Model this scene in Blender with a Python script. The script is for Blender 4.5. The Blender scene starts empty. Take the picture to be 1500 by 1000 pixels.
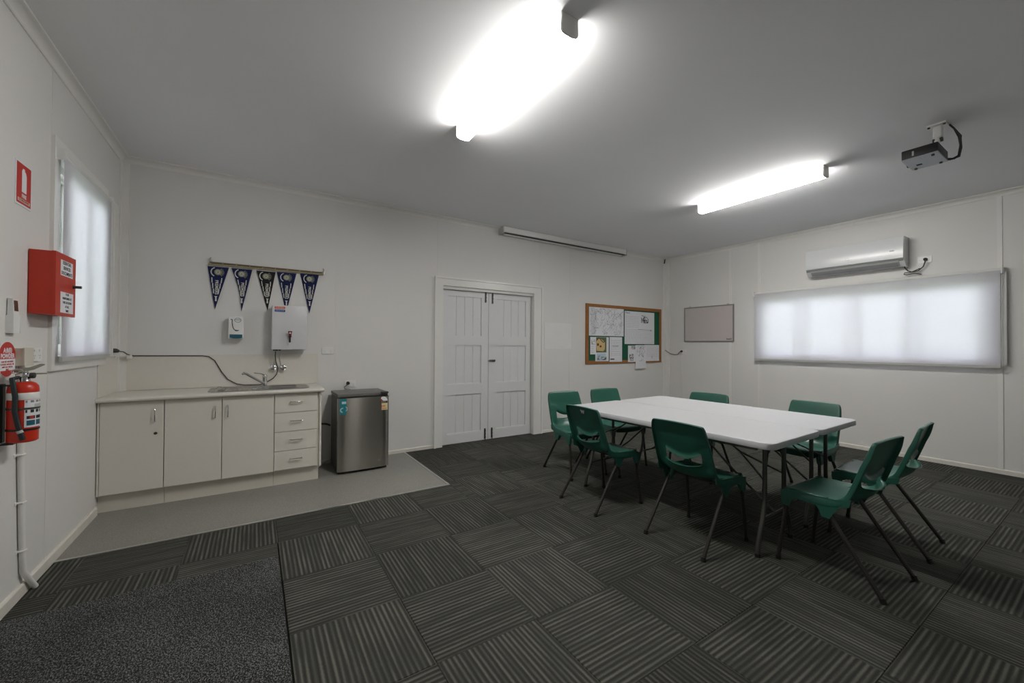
import bpy, bmesh, math, random
from mathutils import Vector, Matrix
random.seed(7)
PI = math.pi
SC = bpy.context.scene
COL = SC.collection
V = Vector

# ---------------------------------------------------------------- camera, world, exposure
CAM_H = 1.30
yaw, pitch, roll = 0.5700, 0.0102, 0.0060
cy, sy, cp, sp = math.cos(yaw), math.sin(yaw), math.cos(pitch), math.sin(pitch)
Fw = V((sy*cp, cy*cp, sp)); Rt = V((cy, -sy, 0)); Up = Rt.cross(Fw)
R2 = Rt*math.cos(roll) + Up*math.sin(roll); U2 = Up*math.cos(roll) - Rt*math.sin(roll)
cam = bpy.data.cameras.new('camera'); cam_o = bpy.data.objects.new('camera', cam); COL.objects.link(cam_o)
cam.sensor_width = 36; cam.lens = 587.32*36/1500; cam.clip_start = 0.02
cam_o.matrix_world = Matrix(((R2.x, U2.x, -Fw.x, 0), (R2.y, U2.y, -Fw.y, 0), (R2.z, U2.z, -Fw.z, CAM_H), (0, 0, 0, 1)))
SC.camera = cam_o
SC.view_settings.view_transform = 'Standard'; SC.view_settings.look = 'None'
SC.view_settings.gamma = 1; SC.view_settings.use_curve_mapping = False
SC.view_settings.exposure = 0.88
LAMP = 37.0          # radiance of the tube-light diffusers
SKY = 9.0            # overcast sky outside
w = bpy.data.worlds.new('overcast_sky'); SC.world = w; w.use_nodes = True
bg = w.node_tree.nodes['Background']; bg.inputs[0].default_value = (0.92, 0.94, 1.0, 1); bg.inputs[1].default_value = SKY

# ---------------------------------------------------------------- materials
def lin(c):
    f = lambda v: v/12.92 if v <= 0.04045 else ((v+0.055)/1.055)**2.4
    return tuple(f(v/255) for v in c) + (1,)
MATS = {}
def mat(name, rgb, rough=0.5, metal=0.0, var=0.05, scale=6.0, bump=0.0, bscale=200.0, spec=0.5, coat=0.0):
    if name in MATS: return MATS[name]
    m = bpy.data.materials.new(name); m.use_nodes = True; nt = m.node_tree; N = nt.nodes; L = nt.links
    b = N['Principled BSDF']; b.inputs['Roughness'].default_value = rough; b.inputs['Metallic'].default_value = metal
    b.inputs['Specular IOR Level'].default_value = spec; b.inputs['Coat Weight'].default_value = coat
    tc = N.new('ShaderNodeTexCoord'); nz = N.new('ShaderNodeTexNoise'); nz.inputs['Scale'].default_value = scale; nz.inputs['Detail'].default_value = 4
    L.new(tc.outputs['Object'], nz.inputs['Vector'])
    mx = N.new('ShaderNodeMix'); mx.data_type = 'RGBA'
    c = lin(rgb); mx.inputs[6].default_value = tuple(v*(1-var) for v in c[:3]) + (1,); mx.inputs[7].default_value = tuple(min(1, v*(1+var)) for v in c[:3]) + (1,)
    L.new(nz.outputs['Fac'], mx.inputs[0]); L.new(mx.outputs[2], b.inputs['Base Color'])
    if bump:
        n2 = N.new('ShaderNodeTexNoise'); n2.inputs['Scale'].default_value = bscale; L.new(tc.outputs['Object'], n2.inputs['Vector'])
        bp = N.new('ShaderNodeBump'); bp.inputs['Strength'].default_value = bump; bp.inputs['Distance'].default_value = 0.002
        L.new(n2.outputs['Fac'], bp.inputs['Height']); L.new(bp.outputs[0], b.inputs['Normal'])
    MATS[name] = m
    return m
def emit(name, rgb, s):
    m = bpy.data.materials.new(name); m.use_nodes = True; nt = m.node_tree; nt.nodes.clear()
    e = nt.nodes.new('ShaderNodeEmission'); o = nt.nodes.new('ShaderNodeOutputMaterial')
    e.inputs[0].default_value = lin(rgb); e.inputs[1].default_value = s; nt.links.new(e.outputs[0], o.inputs[0]); return m
def carpet():
    m = bpy.data.materials.new('ribbed_carpet'); m.use_nodes = True; nt = m.node_tree; N = nt.nodes; L = nt.links
    b = N['Principled BSDF']; b.inputs['Roughness'].default_value = 0.95; b.inputs['Specular IOR Level'].default_value = 0.15
    tc = N.new('ShaderNodeTexCoord')
    wv = N.new('ShaderNodeTexWave'); wv.bands_direction = 'X'; wv.wave_profile = 'SIN'
    wv.inputs['Scale'].default_value = 2*PI/(20*0.02375); wv.inputs['Distortion'].default_value = 0.6; wv.inputs['Detail'].default_value = 2; wv.inputs['Detail Scale'].default_value = 6
    L.new(tc.outputs['Object'], wv.inputs['Vector'])
    fz = N.new('ShaderNodeTexNoise'); fz.inputs['Scale'].default_value = 420; fz.inputs['Detail'].default_value = 3; L.new(tc.outputs['Object'], fz.inputs['Vector'])
    mp = N.new('ShaderNodeMapping'); mp.inputs['Scale'].default_value = (42, 3, 1); L.new(tc.outputs['Object'], mp.inputs[0])
    oi = N.new('ShaderNodeObjectInfo')
    rn = N.new('ShaderNodeTexNoise'); rn.noise_dimensions = '4D'; rn.inputs['Scale'].default_value = 1.0; L.new(mp.outputs[0], rn.inputs['Vector'])
    mw = N.new('ShaderNodeMath'); mw.operation = 'MULTIPLY'; mw.inputs[1].default_value = 40; L.new(oi.outputs['Random'], mw.inputs[0]); L.new(mw.outputs[0], rn.inputs['W'])
    r1 = N.new('ShaderNodeMapRange'); r1.inputs[1].default_value = 0.40; r1.inputs[2].default_value = 0.60; r1.inputs[3].default_value = 0.5; r1.inputs[4].default_value = 1.0; L.new(rn.outputs['Fac'], r1.inputs[0])
    m1 = N.new('ShaderNodeMath'); m1.operation = 'MULTIPLY'; L.new(wv.outputs['Fac'], m1.inputs[0]); L.new(r1.outputs[0], m1.inputs[1])
    r2 = N.new('ShaderNodeMapRange'); r2.inputs[1].default_value = 0.3; r2.inputs[2].default_value = 0.7; r2.inputs[3].default_value = 0.55; r2.inputs[4].default_value = 1.2; L.new(fz.outputs['Fac'], r2.inputs[0])
    m2 = N.new('ShaderNodeMath'); m2.operation = 'MULTIPLY'; L.new(m1.outputs[0], m2.inputs[0]); L.new(r2.outputs[0], m2.inputs[1])
    cr = N.new('ShaderNodeValToRGB'); cr.color_ramp.elements[0].color = lin((50, 51, 48)); cr.color_ramp.elements[1].color = lin((110, 110, 102))
    e = cr.color_ramp.elements.new(0.3); e.color = lin((62, 63, 59))
    L.new(m2.outputs[0], cr.inputs[0])
    hs = N.new('ShaderNodeHueSaturation'); r3 = N.new('ShaderNodeMapRange'); r3.inputs[3].default_value = 0.85; r3.inputs[4].default_value = 1.15; L.new(oi.outputs['Random'], r3.inputs[0]); L.new(r3.outputs[0], hs.inputs['Value'])
    L.new(cr.outputs[0], hs.inputs['Color']); L.new(hs.outputs[0], b.inputs['Base Color'])
    bp = N.new('ShaderNodeBump'); bp.inputs['Strength'].default_value = 0.7; bp.inputs['Distance'].default_value = 0.004
    L.new(m2.outputs[0], bp.inputs['Height']); L.new(bp.outputs[0], b.inputs['Normal'])
    return m
def speckle(name, c0, c1, scale, rough=0.9, bump=0.0, pos=(0.35, 0.7), mscale=(1, 1, 1), rot=0.0):
    m = bpy.data.materials.new(name); m.use_nodes = True; nt = m.node_tree; N = nt.nodes; L = nt.links
    b = N['Principled BSDF']; b.inputs['Roughness'].default_value = rough; b.inputs['Specular IOR Level'].default_value = 0.3
    tc = N.new('ShaderNodeTexCoord'); mp = N.new('ShaderNodeMapping'); mp.inputs['Scale'].default_value = mscale; mp.inputs['Rotation'].default_value = (0, 0, rot)
    L.new(tc.outputs['Object'], mp.inputs[0])
    n = N.new('ShaderNodeTexNoise'); n.inputs['Scale'].default_value = scale; n.inputs['Detail'].default_value = 3; n.inputs['Roughness'].default_value = 0.7; L.new(mp.outputs[0], n.inputs['Vector'])
    big = N.new('ShaderNodeTexNoise'); big.inputs['Scale'].default_value = 2.2; L.new(tc.outputs['Object'], big.inputs['Vector'])
    ad = N.new('ShaderNodeMath'); ad.operation = 'MULTIPLY_ADD'; ad.inputs[1].default_value = 0.12; L.new(big.outputs['Fac'], ad.inputs[0]); L.new(n.outputs['Fac'], ad.inputs[2])
    cr = N.new('ShaderNodeValToRGB'); cr.color_ramp.elements[0].position = pos[0]; cr.color_ramp.elements[1].position = pos[1]
    cr.color_ramp.elements[0].color = lin(c0); cr.color_ramp.elements[1].color = lin(c1)
    L.new(ad.outputs[0], cr.inputs[0]); L.new(cr.outputs[0], b.inputs['Base Color'])
    if bump:
        bp = N.new('ShaderNodeBump'); bp.inputs['Strength'].default_value = bump; bp.inputs['Distance'].default_value = 0.004
        L.new(n.outputs['Fac'], bp.inputs['Height']); L.new(bp.outputs[0], b.inputs['Normal'])
    return m
def blind_fabric():
    m = bpy.data.materials.new('blind_fabric'); m.use_nodes = True; nt = m.node_tree; N = nt.nodes; L = nt.links; N.clear()
    tc = N.new('ShaderNodeTexCoord'); ns = N.new('ShaderNodeTexNoise'); ns.inputs['Scale'].default_value = 900; L.new(tc.outputs['Object'], ns.inputs[0])
    cr = N.new('ShaderNodeValToRGB'); cr.color_ramp.elements[0].color = lin((222, 221, 226)); cr.color_ramp.elements[1].color = lin((240, 239, 243)); L.new(ns.outputs['Fac'], cr.inputs[0])
    d = N.new('ShaderNodeBsdfDiffuse'); t = N.new('ShaderNodeBsdfTranslucent'); tr = N.new('ShaderNodeBsdfTransparent'); o = N.new('ShaderNodeOutputMaterial')
    L.new(cr.outputs[0], d.inputs[0]); L.new(cr.outputs[0], t.inputs[0])
    a = N.new('ShaderNodeMixShader'); a.inputs[0].default_value = 0.52; L.new(d.outputs[0], a.inputs[1]); L.new(t.outputs[0], a.inputs[2])
    c = N.new('ShaderNodeMixShader'); c.inputs[0].default_value = 0.022; L.new(a.outputs[0], c.inputs[1]); L.new(tr.outputs[0], c.inputs[2])
    L.new(c.outputs[0], o.inputs[0]); return m
def glass():
    m = bpy.data.materials.new('window_glass'); m.use_nodes = True; nt = m.node_tree; N = nt.nodes; L = nt.links; N.clear()
    tr = N.new('ShaderNodeBsdfTransparent'); tr.inputs[0].default_value = (0.94, 0.96, 0.96, 1); g = N.new('ShaderNodeBsdfGlossy'); g.inputs['Roughness'].default_value = 0.02
    f = N.new('ShaderNodeFresnel'); f.inputs[0].default_value = 1.45; x = N.new('ShaderNodeMixShader'); o = N.new('ShaderNodeOutputMaterial')
    L.new(f.outputs[0], x.inputs[0]); L.new(tr.outputs[0], x.inputs[1]); L.new(g.outputs[0], x.inputs[2]); L.new(x.outputs[0], o.inputs[0]); return m

WALL = mat('wall_paint', (223, 222, 219), 0.55, var=0.025, scale=1.3, bump=0.12, bscale=60)
TRIM = mat('trim_gloss_paint', (230, 229, 225), 0.28, var=0.03, scale=4, bump=0.08, bscale=30)
BASEB = mat('skirting_paint', (222, 219, 210), 0.4, var=0.12, scale=14, bump=0.15, bscale=50)
CEIL = mat('ceiling_paint', (242, 243, 246), 0.8, var=0.02, scale=2, bump=0.1, bscale=40)
DOORP = mat('door_paint', (222, 223, 224), 0.32, var=0.03, scale=3, bump=0.08, bscale=40)
CARPET = carpet()
CBASE = mat('carpet_underlay', (24, 24, 23), 0.95)
VINYL = speckle('speckled_vinyl', (112, 111, 106), (154, 153, 146), 160, 0.5)
MATM = speckle('doormat_pile', (24, 25, 25), (128, 130, 130), 210, 0.97, 0.6, (0.53, 0.71), (1, 0.55, 1), 0.6)
ALU = mat('aluminium', (196, 196, 192), 0.3, 0.9)
CHROME = mat('chrome', (205, 205, 205), 0.12, 1.0)
STEEL = mat('brushed_steel', (168, 167, 164), 0.3, 1.0, var=0.06, scale=3)
FRSTEEL = mat('fridge_steel', (164, 161, 154), 0.36, 1.0, var=0.03, scale=2)
_nt = FRSTEEL.node_tree; _b = _nt.nodes['Principled BSDF']; _b.inputs['Anisotropic'].default_value = 0.98; _b.inputs['Roughness'].default_value = 0.235
_tg = _nt.nodes.new('ShaderNodeTangent'); _tg.direction_type = 'RADIAL'; _tg.axis = 'Z'; _nt.links.new(_tg.outputs[0], _b.inputs['Tangent']); _b.inputs['Anisotropic Rotation'].default_value = 0.25
FRSIDE = mat('fridge_side_grey', (84, 84, 80), 0.5, 0.2)
LAM = mat('cabinet_laminate', (222, 218, 208), 0.42, var=0.02, scale=2)
LAMW = mat('worktop_laminate', (220, 216, 207), 0.35, var=0.03, scale=30)
KICK = mat('kickboard', (212, 207, 196), 0.5, var=0.05)
GREEN = mat('green_plastic', (30, 86, 72), 0.33, var=0.10, scale=8, bump=0.12, bscale=500)
LEGM = mat('leg_powder_coat', (50, 49, 46), 0.42, 0.35)
TLEG = mat('table_leg_steel', (84, 84, 80), 0.35, 0.6)
BLK = mat('black_plastic', (22, 22, 22), 0.45)
DGREY = mat('dark_grey_plastic', (58, 58, 56), 0.5)
TABLE = mat('table_plastic', (193, 194, 197), 0.42, var=0.03, scale=10, bump=0.2, bscale=350)
WPL = mat('white_plastic', (232, 232, 230), 0.3, var=0.02)
GPL = mat('pale_grey_plastic', (188, 188, 184), 0.4)
CREAMPL = mat('cream_plastic', (206, 202, 186), 0.45)
RED = mat('red_enamel', (196, 44, 20), 0.32, var=0.06)
REDBOX = mat('red_box_paint', (190, 50, 26), 0.4, var=0.10, scale=7)
REDL = mat('red_print', (192, 44, 34), 0.5)
PAPER = mat('paper', (226, 228, 232), 0.8, var=0.03, scale=12)
INK = mat('pencil_ink', (132, 134, 140), 0.9)
INKD = mat('dark_ink', (44, 44, 46), 0.9)
CORK = mat('oak_frame', (150, 98, 44), 0.5, var=0.25, scale=22)
FELT = mat('green_felt', (24, 92, 66), 0.95)
NAVY = mat('navy_felt', (16, 27, 76), 0.9, var=0.15, scale=20)
BLKF = mat('black_felt', (22, 24, 26), 0.9, var=0.15, scale=20)
FPRINT = mat('pennant_print', (206, 206, 198), 0.8)
EMBL = mat('pennant_emblem', (150, 152, 132), 0.8)
BAMB = mat('bamboo', (150, 140, 108), 0.6, var=0.2, scale=40)
BAMBD = mat('dark_bamboo', (104, 92, 70), 0.6, var=0.2, scale=40)
TEAL = mat('teal_label', (22, 122, 130), 0.4)
BLUE = mat('blue_label', (34, 72, 150), 0.5)
ORNG = mat('orange_label', (214, 78, 26), 0.5)
YEL = mat('yellow_label', (222, 212, 160), 0.5)
TAN = mat('tan_print', (212, 182, 130), 0.8)
BROWN = mat('brown_print', (88, 58, 38), 0.8)
OLIVE = mat('olive_print', (92, 112, 78), 0.8)
LBLUE = mat('pale_blue_print', (186, 206, 216), 0.8)
DTEAL = mat('dark_teal_label', (26, 92, 112), 0.4)
HOSE = mat('rubber_hose', (28, 40, 42), 0.55)
BLIND = blind_fabric()
BLFAB = mat('roller_fabric', (222, 222, 220), 0.8)
GLASS = glass()
ACP = mat('air_conditioner_shell', (218, 220, 222), 0.24, var=0.01, coat=0.1)
ACG = mat('air_conditioner_grey', (150, 152, 154), 0.4)
WBRD = mat('whiteboard_face', (198, 190, 188), 0.25, var=0.02)
DIFF = emit('lit_diffuser', (255, 252, 247), LAMP*1.36)
DIFFS = emit('lit_diffuser_side', (255, 252, 247), LAMP*0.30)
BARK = mat('bark', (84, 74, 62), 0.9)
LEAF = mat('leaves', (96, 112, 84), 0.8, var=0.3, scale=5)
GRASS = mat('lawn', (120, 132, 96), 0.9, var=0.2)
BROWNG = mat('brown_screen', (84, 56, 40), 0.4)

# ---------------------------------------------------------------- builders
class MB:
    def __init__(s): s.bm = bmesh.new()
    def box(s, x0, x1, y0, y1, z0, z1, bev=0.0, seg=2):
        r = bmesh.ops.create_cube(s.bm, size=1); vs = r['verts']
        for v in vs: v.co = V(((x0+x1)/2 + v.co.x*(x1-x0), (y0+y1)/2 + v.co.y*(y1-y0), (z0+z1)/2 + v.co.z*(z1-z0)))
        if bev:
            es = list({e for v in vs for e in v.link_edges})
            bmesh.ops.bevel(s.bm, geom=es, offset=bev, segments=seg, affect='EDGES', profile=0.6)
        return s
    def prism(s, pts, vec):
        vec = V(vec); a = [s.bm.verts.new(V(p)) for p in pts]; b = [s.bm.verts.new(V(p)+vec) for p in pts]
        n = len(a); s.bm.faces.new(a); s.bm.faces.new(b[::-1])
        for i in range(n): s.bm.faces.new((a[i], b[i], b[(i+1) % n], a[(i+1) % n]))
        return s
    def tube(s, pts, r, n=10, caps=True):
        pts = [V(p) for p in pts]; rs = r if isinstance(r, (list, tuple)) else [r]*len(pts)
        rings = []; up = None
        for i, p in enumerate(pts):
            t = (pts[min(i+1, len(pts)-1)] - pts[max(i-1, 0)]).normalized()
            if up is None:
                up = V((0, 0, 1)) if abs(t.z) < 0.9 else V((1, 0, 0))
            a = (up - t*up.dot(t)).normalized(); b = t.cross(a); up = a
            rings.append([s.bm.verts.new(p + (a*math.cos(2*PI*k/n) + b*math.sin(2*PI*k/n))*rs[i]) for k in range(n)])
        for i in range(len(rings)-1):
            for k in range(n): s.bm.faces.new((rings[i][k], rings[i][(k+1) % n], rings[i+1][(k+1) % n], rings[i+1][k]))
        if caps: s.bm.faces.new(rings[0][::-1]); s.bm.faces.new(rings[-1])
        return s
    def cyl(s, p0, p1, r, n=16): return s.tube([p0, p1], r, n)
    def lathe(s, prof, org, axis='Z', n=20):
        org = V(org); rings = []
        for r, h in prof:
            ring = []
            for k in range(n):
                c, d = r*math.cos(2*PI*k/n), r*math.sin(2*PI*k/n)
                ring.append(s.bm.verts.new(org + {'Z': V((c, d, h)), 'Y': V((c, h, d)), 'X': V((h, c, d))}[axis]))
            rings.append(ring)
        for i in range(len(rings)-1):
            for k in range(n): s.bm.faces.new((rings[i][k], rings[i][(k+1) % n], rings[i+1][(k+1) % n], rings[i+1][k]))
        s.bm.faces.new(rings[0][::-1]); s.bm.faces.new(rings[-1])
        return s
    def build(s, name, m, parent=None, label=None, cat=None, group=None, kind=None, smooth=True):
        bm = s.bm; bmesh.ops.recalc_face_normals(bm, faces=bm.faces[:])
        off = V((0, 0, 0))
        if parent is None:
            xs = [v.co for v in bm.verts]
            off = V(((min(c.x for c in xs)+max(c.x for c in xs))/2, (min(c.y for c in xs)+max(c.y for c in xs))/2, min(c.z for c in xs)))
        else:
            p = parent
            while p is not None: off += p.location; p = p.parent
        for v in bm.verts: v.co -= off
        me = bpy.data.meshes.new(name); bm.to_mesh(me); bm.free()
        me.materials.append(m)
        if smooth:
            me.polygons.foreach_set('use_smooth', [True]*len(me.polygons)); me.set_sharp_from_angle(angle=math.radians(35))
        o = bpy.data.objects.new(name, me); COL.objects.link(o)
        if parent is None: o.location = off
        else: o.parent = parent
        return tag(o, label, cat, group, kind)
def tag(o, label=None, cat=None, group=None, kind=None):
    if label: o['label'] = label
    if cat: o['category'] = cat
    if group: o['group'] = group
    if kind: o['kind'] = kind
    return o
def thing(name, loc, label, cat, group=None):
    o = bpy.data.objects.new(name, None); COL.objects.link(o); o.location = V(loc); o.empty_display_size = 0.1
    return tag(o, label, cat, group)
def copy_tree(o, parent=None):
    c = o.copy(); COL.objects.link(c); c.parent = parent
    for ch in list(o.children): copy_tree(ch, c)
    return c
def rects_minus(r, holes):
    out = [r]
    for h in holes:
        nxt = []
        for a0, a1, b0, b1 in out:
            h0, h1, g0, g1 = max(a0, h[0]), min(a1, h[1]), max(b0, h[2]), min(b1, h[3])
            if h0 >= h1 or g0 >= g1: nxt.append((a0, a1, b0, b1)); continue
            if a0 < h0: nxt.append((a0, h0, b0, b1))
            if h1 < a1: nxt.append((h1, a1, b0, b1))
            if b0 < g0: nxt.append((h0, h1, b0, g0))
            if g1 < b1: nxt.append((h0, h1, g1, b1))
        out = nxt
    return [q for q in out if q[1]-q[0] > 1e-3 and q[3]-q[2] > 1e-3]
class Plane:      # a drawing plane: a along right, b along up, c towards the viewer
    def __init__(s, o, r, u): s.o, s.r, s.u = V(o), V(r).normalized(), V(u).normalized(); s.n = s.r.cross(s.u)
    def at(s, a, b, c=0.0): return s.o + s.r*a + s.u*b + s.n*c
    def poly(s, mb, pts, c0, c1): mb.prism([s.at(a, b, c0) for a, b in pts], s.n*(c1-c0)); return mb
    def rect(s, mb, a0, a1, b0, b1, c0, c1): return s.poly(mb, [(a0, b0), (a1, b0), (a1, b1), (a0, b1)], c0, c1)
    def disc(s, mb, a, b, r, c0, c1, n=24, t0=0, t1=2*PI):
        k = n if t1-t0 < 6.28 else n-1
        return s.poly(mb, [(a+r*math.cos(t0+(t1-t0)*i/n), b+r*math.sin(t0+(t1-t0)*i/n)) for i in range(k+1)], c0, c1)
    def ribbon(s, mb, pts, wd, c0, c1):
        for (a0, b0), (a1, b1) in zip(pts, pts[1:]):
            d = math.hypot(a1-a0, b1-b0)
            if d < 1e-6: continue
            nx, ny = -(b1-b0)/d*wd/2, (a1-a0)/d*wd/2
            s.poly(mb, [(a0+nx, b0+ny), (a0-nx, b0-ny), (a1-nx, b1-ny), (a1+nx, b1+ny)], c0, c1)
        return mb
    def text(s, txt, a, b, size, c, m, parent, name='lettering', sx=1.0, rot=0.0, depth=0.0006, bold=0.0):
        cu = bpy.data.curves.new('t', 'FONT'); cu.body = txt; cu.size = size; cu.align_x = 'CENTER'; cu.align_y = 'CENTER'; cu.extrude = depth/2; cu.offset = bold; cu.resolution_u = 2
        ob = bpy.data.objects.new('t', cu); COL.objects.link(ob)
        dg = bpy.context.evaluated_depsgraph_get(); me = bpy.data.meshes.new_from_object(ob.evaluated_get(dg))
        bpy.data.objects.remove(ob); bpy.data.curves.remove(cu)
        off = V((0, 0, 0)); p = parent
        while p is not None: off += p.location; p = p.parent
        cr, sr = math.cos(rot), math.sin(rot)
        for v in me.vertices:
            x, y = v.co.x*sx, v.co.y
            v.co = s.at(a + x*cr - y*sr, b + x*sr + y*cr, c + v.co.z) - off
        me.name = name; me.materials.clear(); me.materials.append(m)
        o = bpy.data.objects.new(name, me); COL.objects.link(o); o.parent = parent
        return o

# ---------------------------------------------------------------- room shell
D, R, L, B = 4.804, 6.531, -1.003, -1.70      # back, right, left, behind-camera walls
ZC = 2.94                                     # ceiling
# floor
floor = MB().box(L-0.1, R+0.1, B-0.1, D+0.16, -0.12, -0.010).build('floor', CBASE, kind='structure', label='dark carpet floor with a grey vinyl strip')
VY, VX = 3.475, 1.535                          # front and right edges of the vinyl
MX0, MX1, MY0, MY1 = L+0.02, 0.136, 0.45, 2.853  # doormat
MB().box(L, VX-0.012, VY+0.012, D+0.001, -0.010, 0.0).build('vinyl_sheet', VINYL, floor, label='grey speckled vinyl sheet')
MB().prism([(L, VY-0.012, -0.01), (VX+0.012, VY-0.012, -0.01), (VX+0.012, D, -0.01), (VX-0.012, D, -0.01), (VX-0.012, VY+0.012, -0.01), (L, VY+0.012, -0.01)], (0, 0, 0.013)).build('edge_strip', ALU, floor, label='pale metal strip between vinyl and carpet')
TS, TX, TY = 0.49866, 0.1424, 3.0487
tile_mesh = {}
def tile(x0, x1, y0, y1, cx, cyy, o):
    g = 0.0006
    a0, a1, b0, b1 = x0-cx+g, x1-cx-g, y0-cyy+g, y1-cyy-g
    if o: a0, a1, b0, b1 = b0, b1, -a1, -a0        # stripes along world x: tile turned a quarter
    key = tuple(round(v, 4) for v in (a0, a1, b0, b1))
    if key not in tile_mesh:
        bm = bmesh.new(); e = 0.0018
        lo = [bm.verts.new(c) for c in ((a0, b0, -0.009), (a1, b0, -0.009), (a1, b1, -0.009), (a0, b1, -0.009))]
        md = [bm.verts.new(c) for c in ((a0, b0, -0.003), (a1, b0, -0.003), (a1, b1, -0.003), (a0, b1, -0.003))]
        hi = [bm.verts.new(c) for c in ((a0+e, b0+e, 0), (a1-e, b0+e, 0), (a1-e, b1-e, 0), (a0+e, b1-e, 0))]
        for A, C in ((lo, md), (md, hi)):
            for i in range(4): bm.faces.new((A[i], A[(i+1) % 4], C[(i+1) % 4], C[i]))
        bm.faces.new(hi); bm.faces.new(lo[::-1])
        me = bpy.data.meshes.new('carpet_tile'); bm.to_mesh(me); bm.free(); me.materials.append(CARPET); tile_mesh[key] = me
    ob = bpy.data.objects.new('carpet_tile', tile_mesh[key]); COL.objects.link(ob); ob.parent = floor
    ob.location = V((cx, cyy, 0)) - floor.location; ob.rotation_euler.z = PI/2 if o else 0
for i in range(-3, 13):
    for j in range(-4, 8):
        x0, x1 = TX+i*TS, TX+(i+1)*TS; y1, y0 = TY-j*TS, TY-(j+1)*TS
        rc = (max(x0, L), min(x1, R), max(y0, B), min(y1, D+0.05 if 2.02 < (x0+x1)/2 < 3.45 else D))
        if rc[1]-rc[0] < 0.01 or rc[3]-rc[2] < 0.01: continue
        for q in rects_minus(rc, [(L-1, VX+0.012, VY-0.012, D+1), (MX0-0.02, MX1, MY0, MY1)]):
            if q[1]-q[0] < 0.012 or q[3]-q[2] < 0.012: continue
            tile(*q, (x0+x1)/2, (y0+y1)/2, (i+j) % 2)
MB().box(L, R, B, TY-8*TS-0.002, -0.010, -0.0005).build('carpet_strip', CARPET, floor)
MB().box(MX0, MX1-0.001, MY0+0.003, MY1-0.001, -0.0095, 0.004, 0.003, 1).build('doormat', MATM, None, 'large charcoal flecked doormat inset in the carpet by the left wall', 'doormat')
ceiling = MB().box(L-0.1, R+0.1, B-0.1, D+0.1, ZC, ZC+0.1).build('ceiling', CEIL, kind='structure')

# walls: core with openings, panel sheets and cover strips over the joints
PT = 0.006
def wall(name, plane, a0, a1, holes, seams, strip_w, strip_d, thick=0.12, caps=()):
    mb = MB()
    for q in rects_minus((a0, a1, -0.01, ZC), holes): plane.rect(mb, *q, -thick, -PT)
    wl = mb.build(name, WALL, kind='structure', smooth=False)
    es = [a0] + sorted(seams) + [a1]
    for s0, s1 in zip(es, es[1:]):
        mb = MB()
        for q in rects_minus((s0+0.0015, s1-0.0015, 0.0, ZC), holes): plane.rect(mb, *q, -PT, 0)
        mb.build('wall_panel', WALL, wl, smooth=False)
    for s0 in seams:
        for z0, z1 in [(0.05, 2.889)] if s0 not in dict(caps) else dict(caps)[s0]:
            mb = MB(); plane.rect(mb, s0-strip_w/2, s0+strip_w/2, z0, z1, 0, strip_d); mb.build('cover_strip', TRIM if strip_w > 0.03 else WALL, wl, smooth=False)
    return wl
DX0, DX1, DZ = 2.02, 3.45, 2.065
PB = Plane((0, D, 0), (1, 0, 0), (0, 0, 1))          # back wall, a = x
PR = Plane((R, 0, 0), (0, -1, 0), (0, 0, 1))         # right wall, a = -y
PL = Plane((L, 0, 0), (0, 1, 0), (0, 0, 1))          # left wall, a = y
PF = Plane((0, B, 0), (-1, 0, 0), (0, 0, 1))
wall_back = wall('wall_back', PB, L-0.1, R+0.1, [(DX0-0.02, DX1+0.02, -1, DZ+0.015)], [-0.431, 0.755, 1.951, 3.565, 4.15], 0.014, 0.002, caps=((1.951, [(2.17, 2.889)]), (3.565, [(2.17, 2.889)]), (-0.431, [(1.2, 2.889)])))
W2 = (-3.145, -0.795, 1.145, 2.085)                       # right window opening (a = -y)
wall_right = wall('wall_right', PR, -D, -B, [(W2[0]-0.013, W2[1]+0.013, W2[2]-0.013, W2[3]+0.013)], [-3.584, -3.141, -0.770], 0.036, 0.007, caps=((-3.141, [(0.05, 2.889)]),))
W1 = (3.46, 4.290, 1.22, 2.42)                         # left window opening (a = y)
wall_left = wall('wall_left', PL, B, D, [(W1[0]-0.013, W1[1]+0.013, W1[2]-0.013, W1[3]+0.013)], [1.0, 3.385], 0.012, 0.002, caps=((3.385, [(0.07, 1.17), (2.46, 2.889)]), (1.0, [])))
wall_front = wall('wall_front', PF, -R, -L, [], [-5.0, -3.8, -2.6, -1.4, -0.2], 0.014, 0.002)
mb = MB(); PL.rect(mb, 1.0, 3.105, 1.135, 1.79, 0, 0.006); mb.build('wall_panel', WALL, wall_left, label='raised sheet patched onto the wall', smooth=False)

# cornices (coved), corner beads, skirting
def cornice(name, P, a0, a1):
    mb = MB(); prof = [(0, 2.886), (0.006, 2.886), (0.008, 2.892)]
    for k in range(7):
        t = k/6*PI/2; prof.append((0.052-0.043*math.cos(t), 2.892+0.037*math.sin(t)))
    prof += [(0.056, 2.931), (0.056, ZC), (0, ZC)]
    pts = [P.at(a0, z, c) for c, z in prof]; mb.prism(pts, P.r*(a1-a0)); return mb.build(name, TRIM, kind='structure')
cornice('trim_1', PB, L, R); cornice('trim_2', PR, -D, -B); cornice('trim_3', PL, B, D); cornice('trim_4', PF, -R, -L)
for nm, x, y, sx, sgy in (('trim_5', L, D, 1, -1), ('trim_6', R, D, -1, -1)):
    mb = MB(); wd = 0.055 if sx > 0 else 0.085; t = 0.012
    mb.prism([(x, y, 0.0), (x+sx*wd, y, 0.0), (x+sx*wd, y+sgy*t, 0.0), (x+sx*t, y+sgy*t, 0.0), (x+sx*t, y+sgy*wd, 0.0), (x, y+sgy*wd, 0.0)], (0, 0, 2.886))
    mb.build(nm, TRIM, kind='structure', smooth=False)
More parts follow.
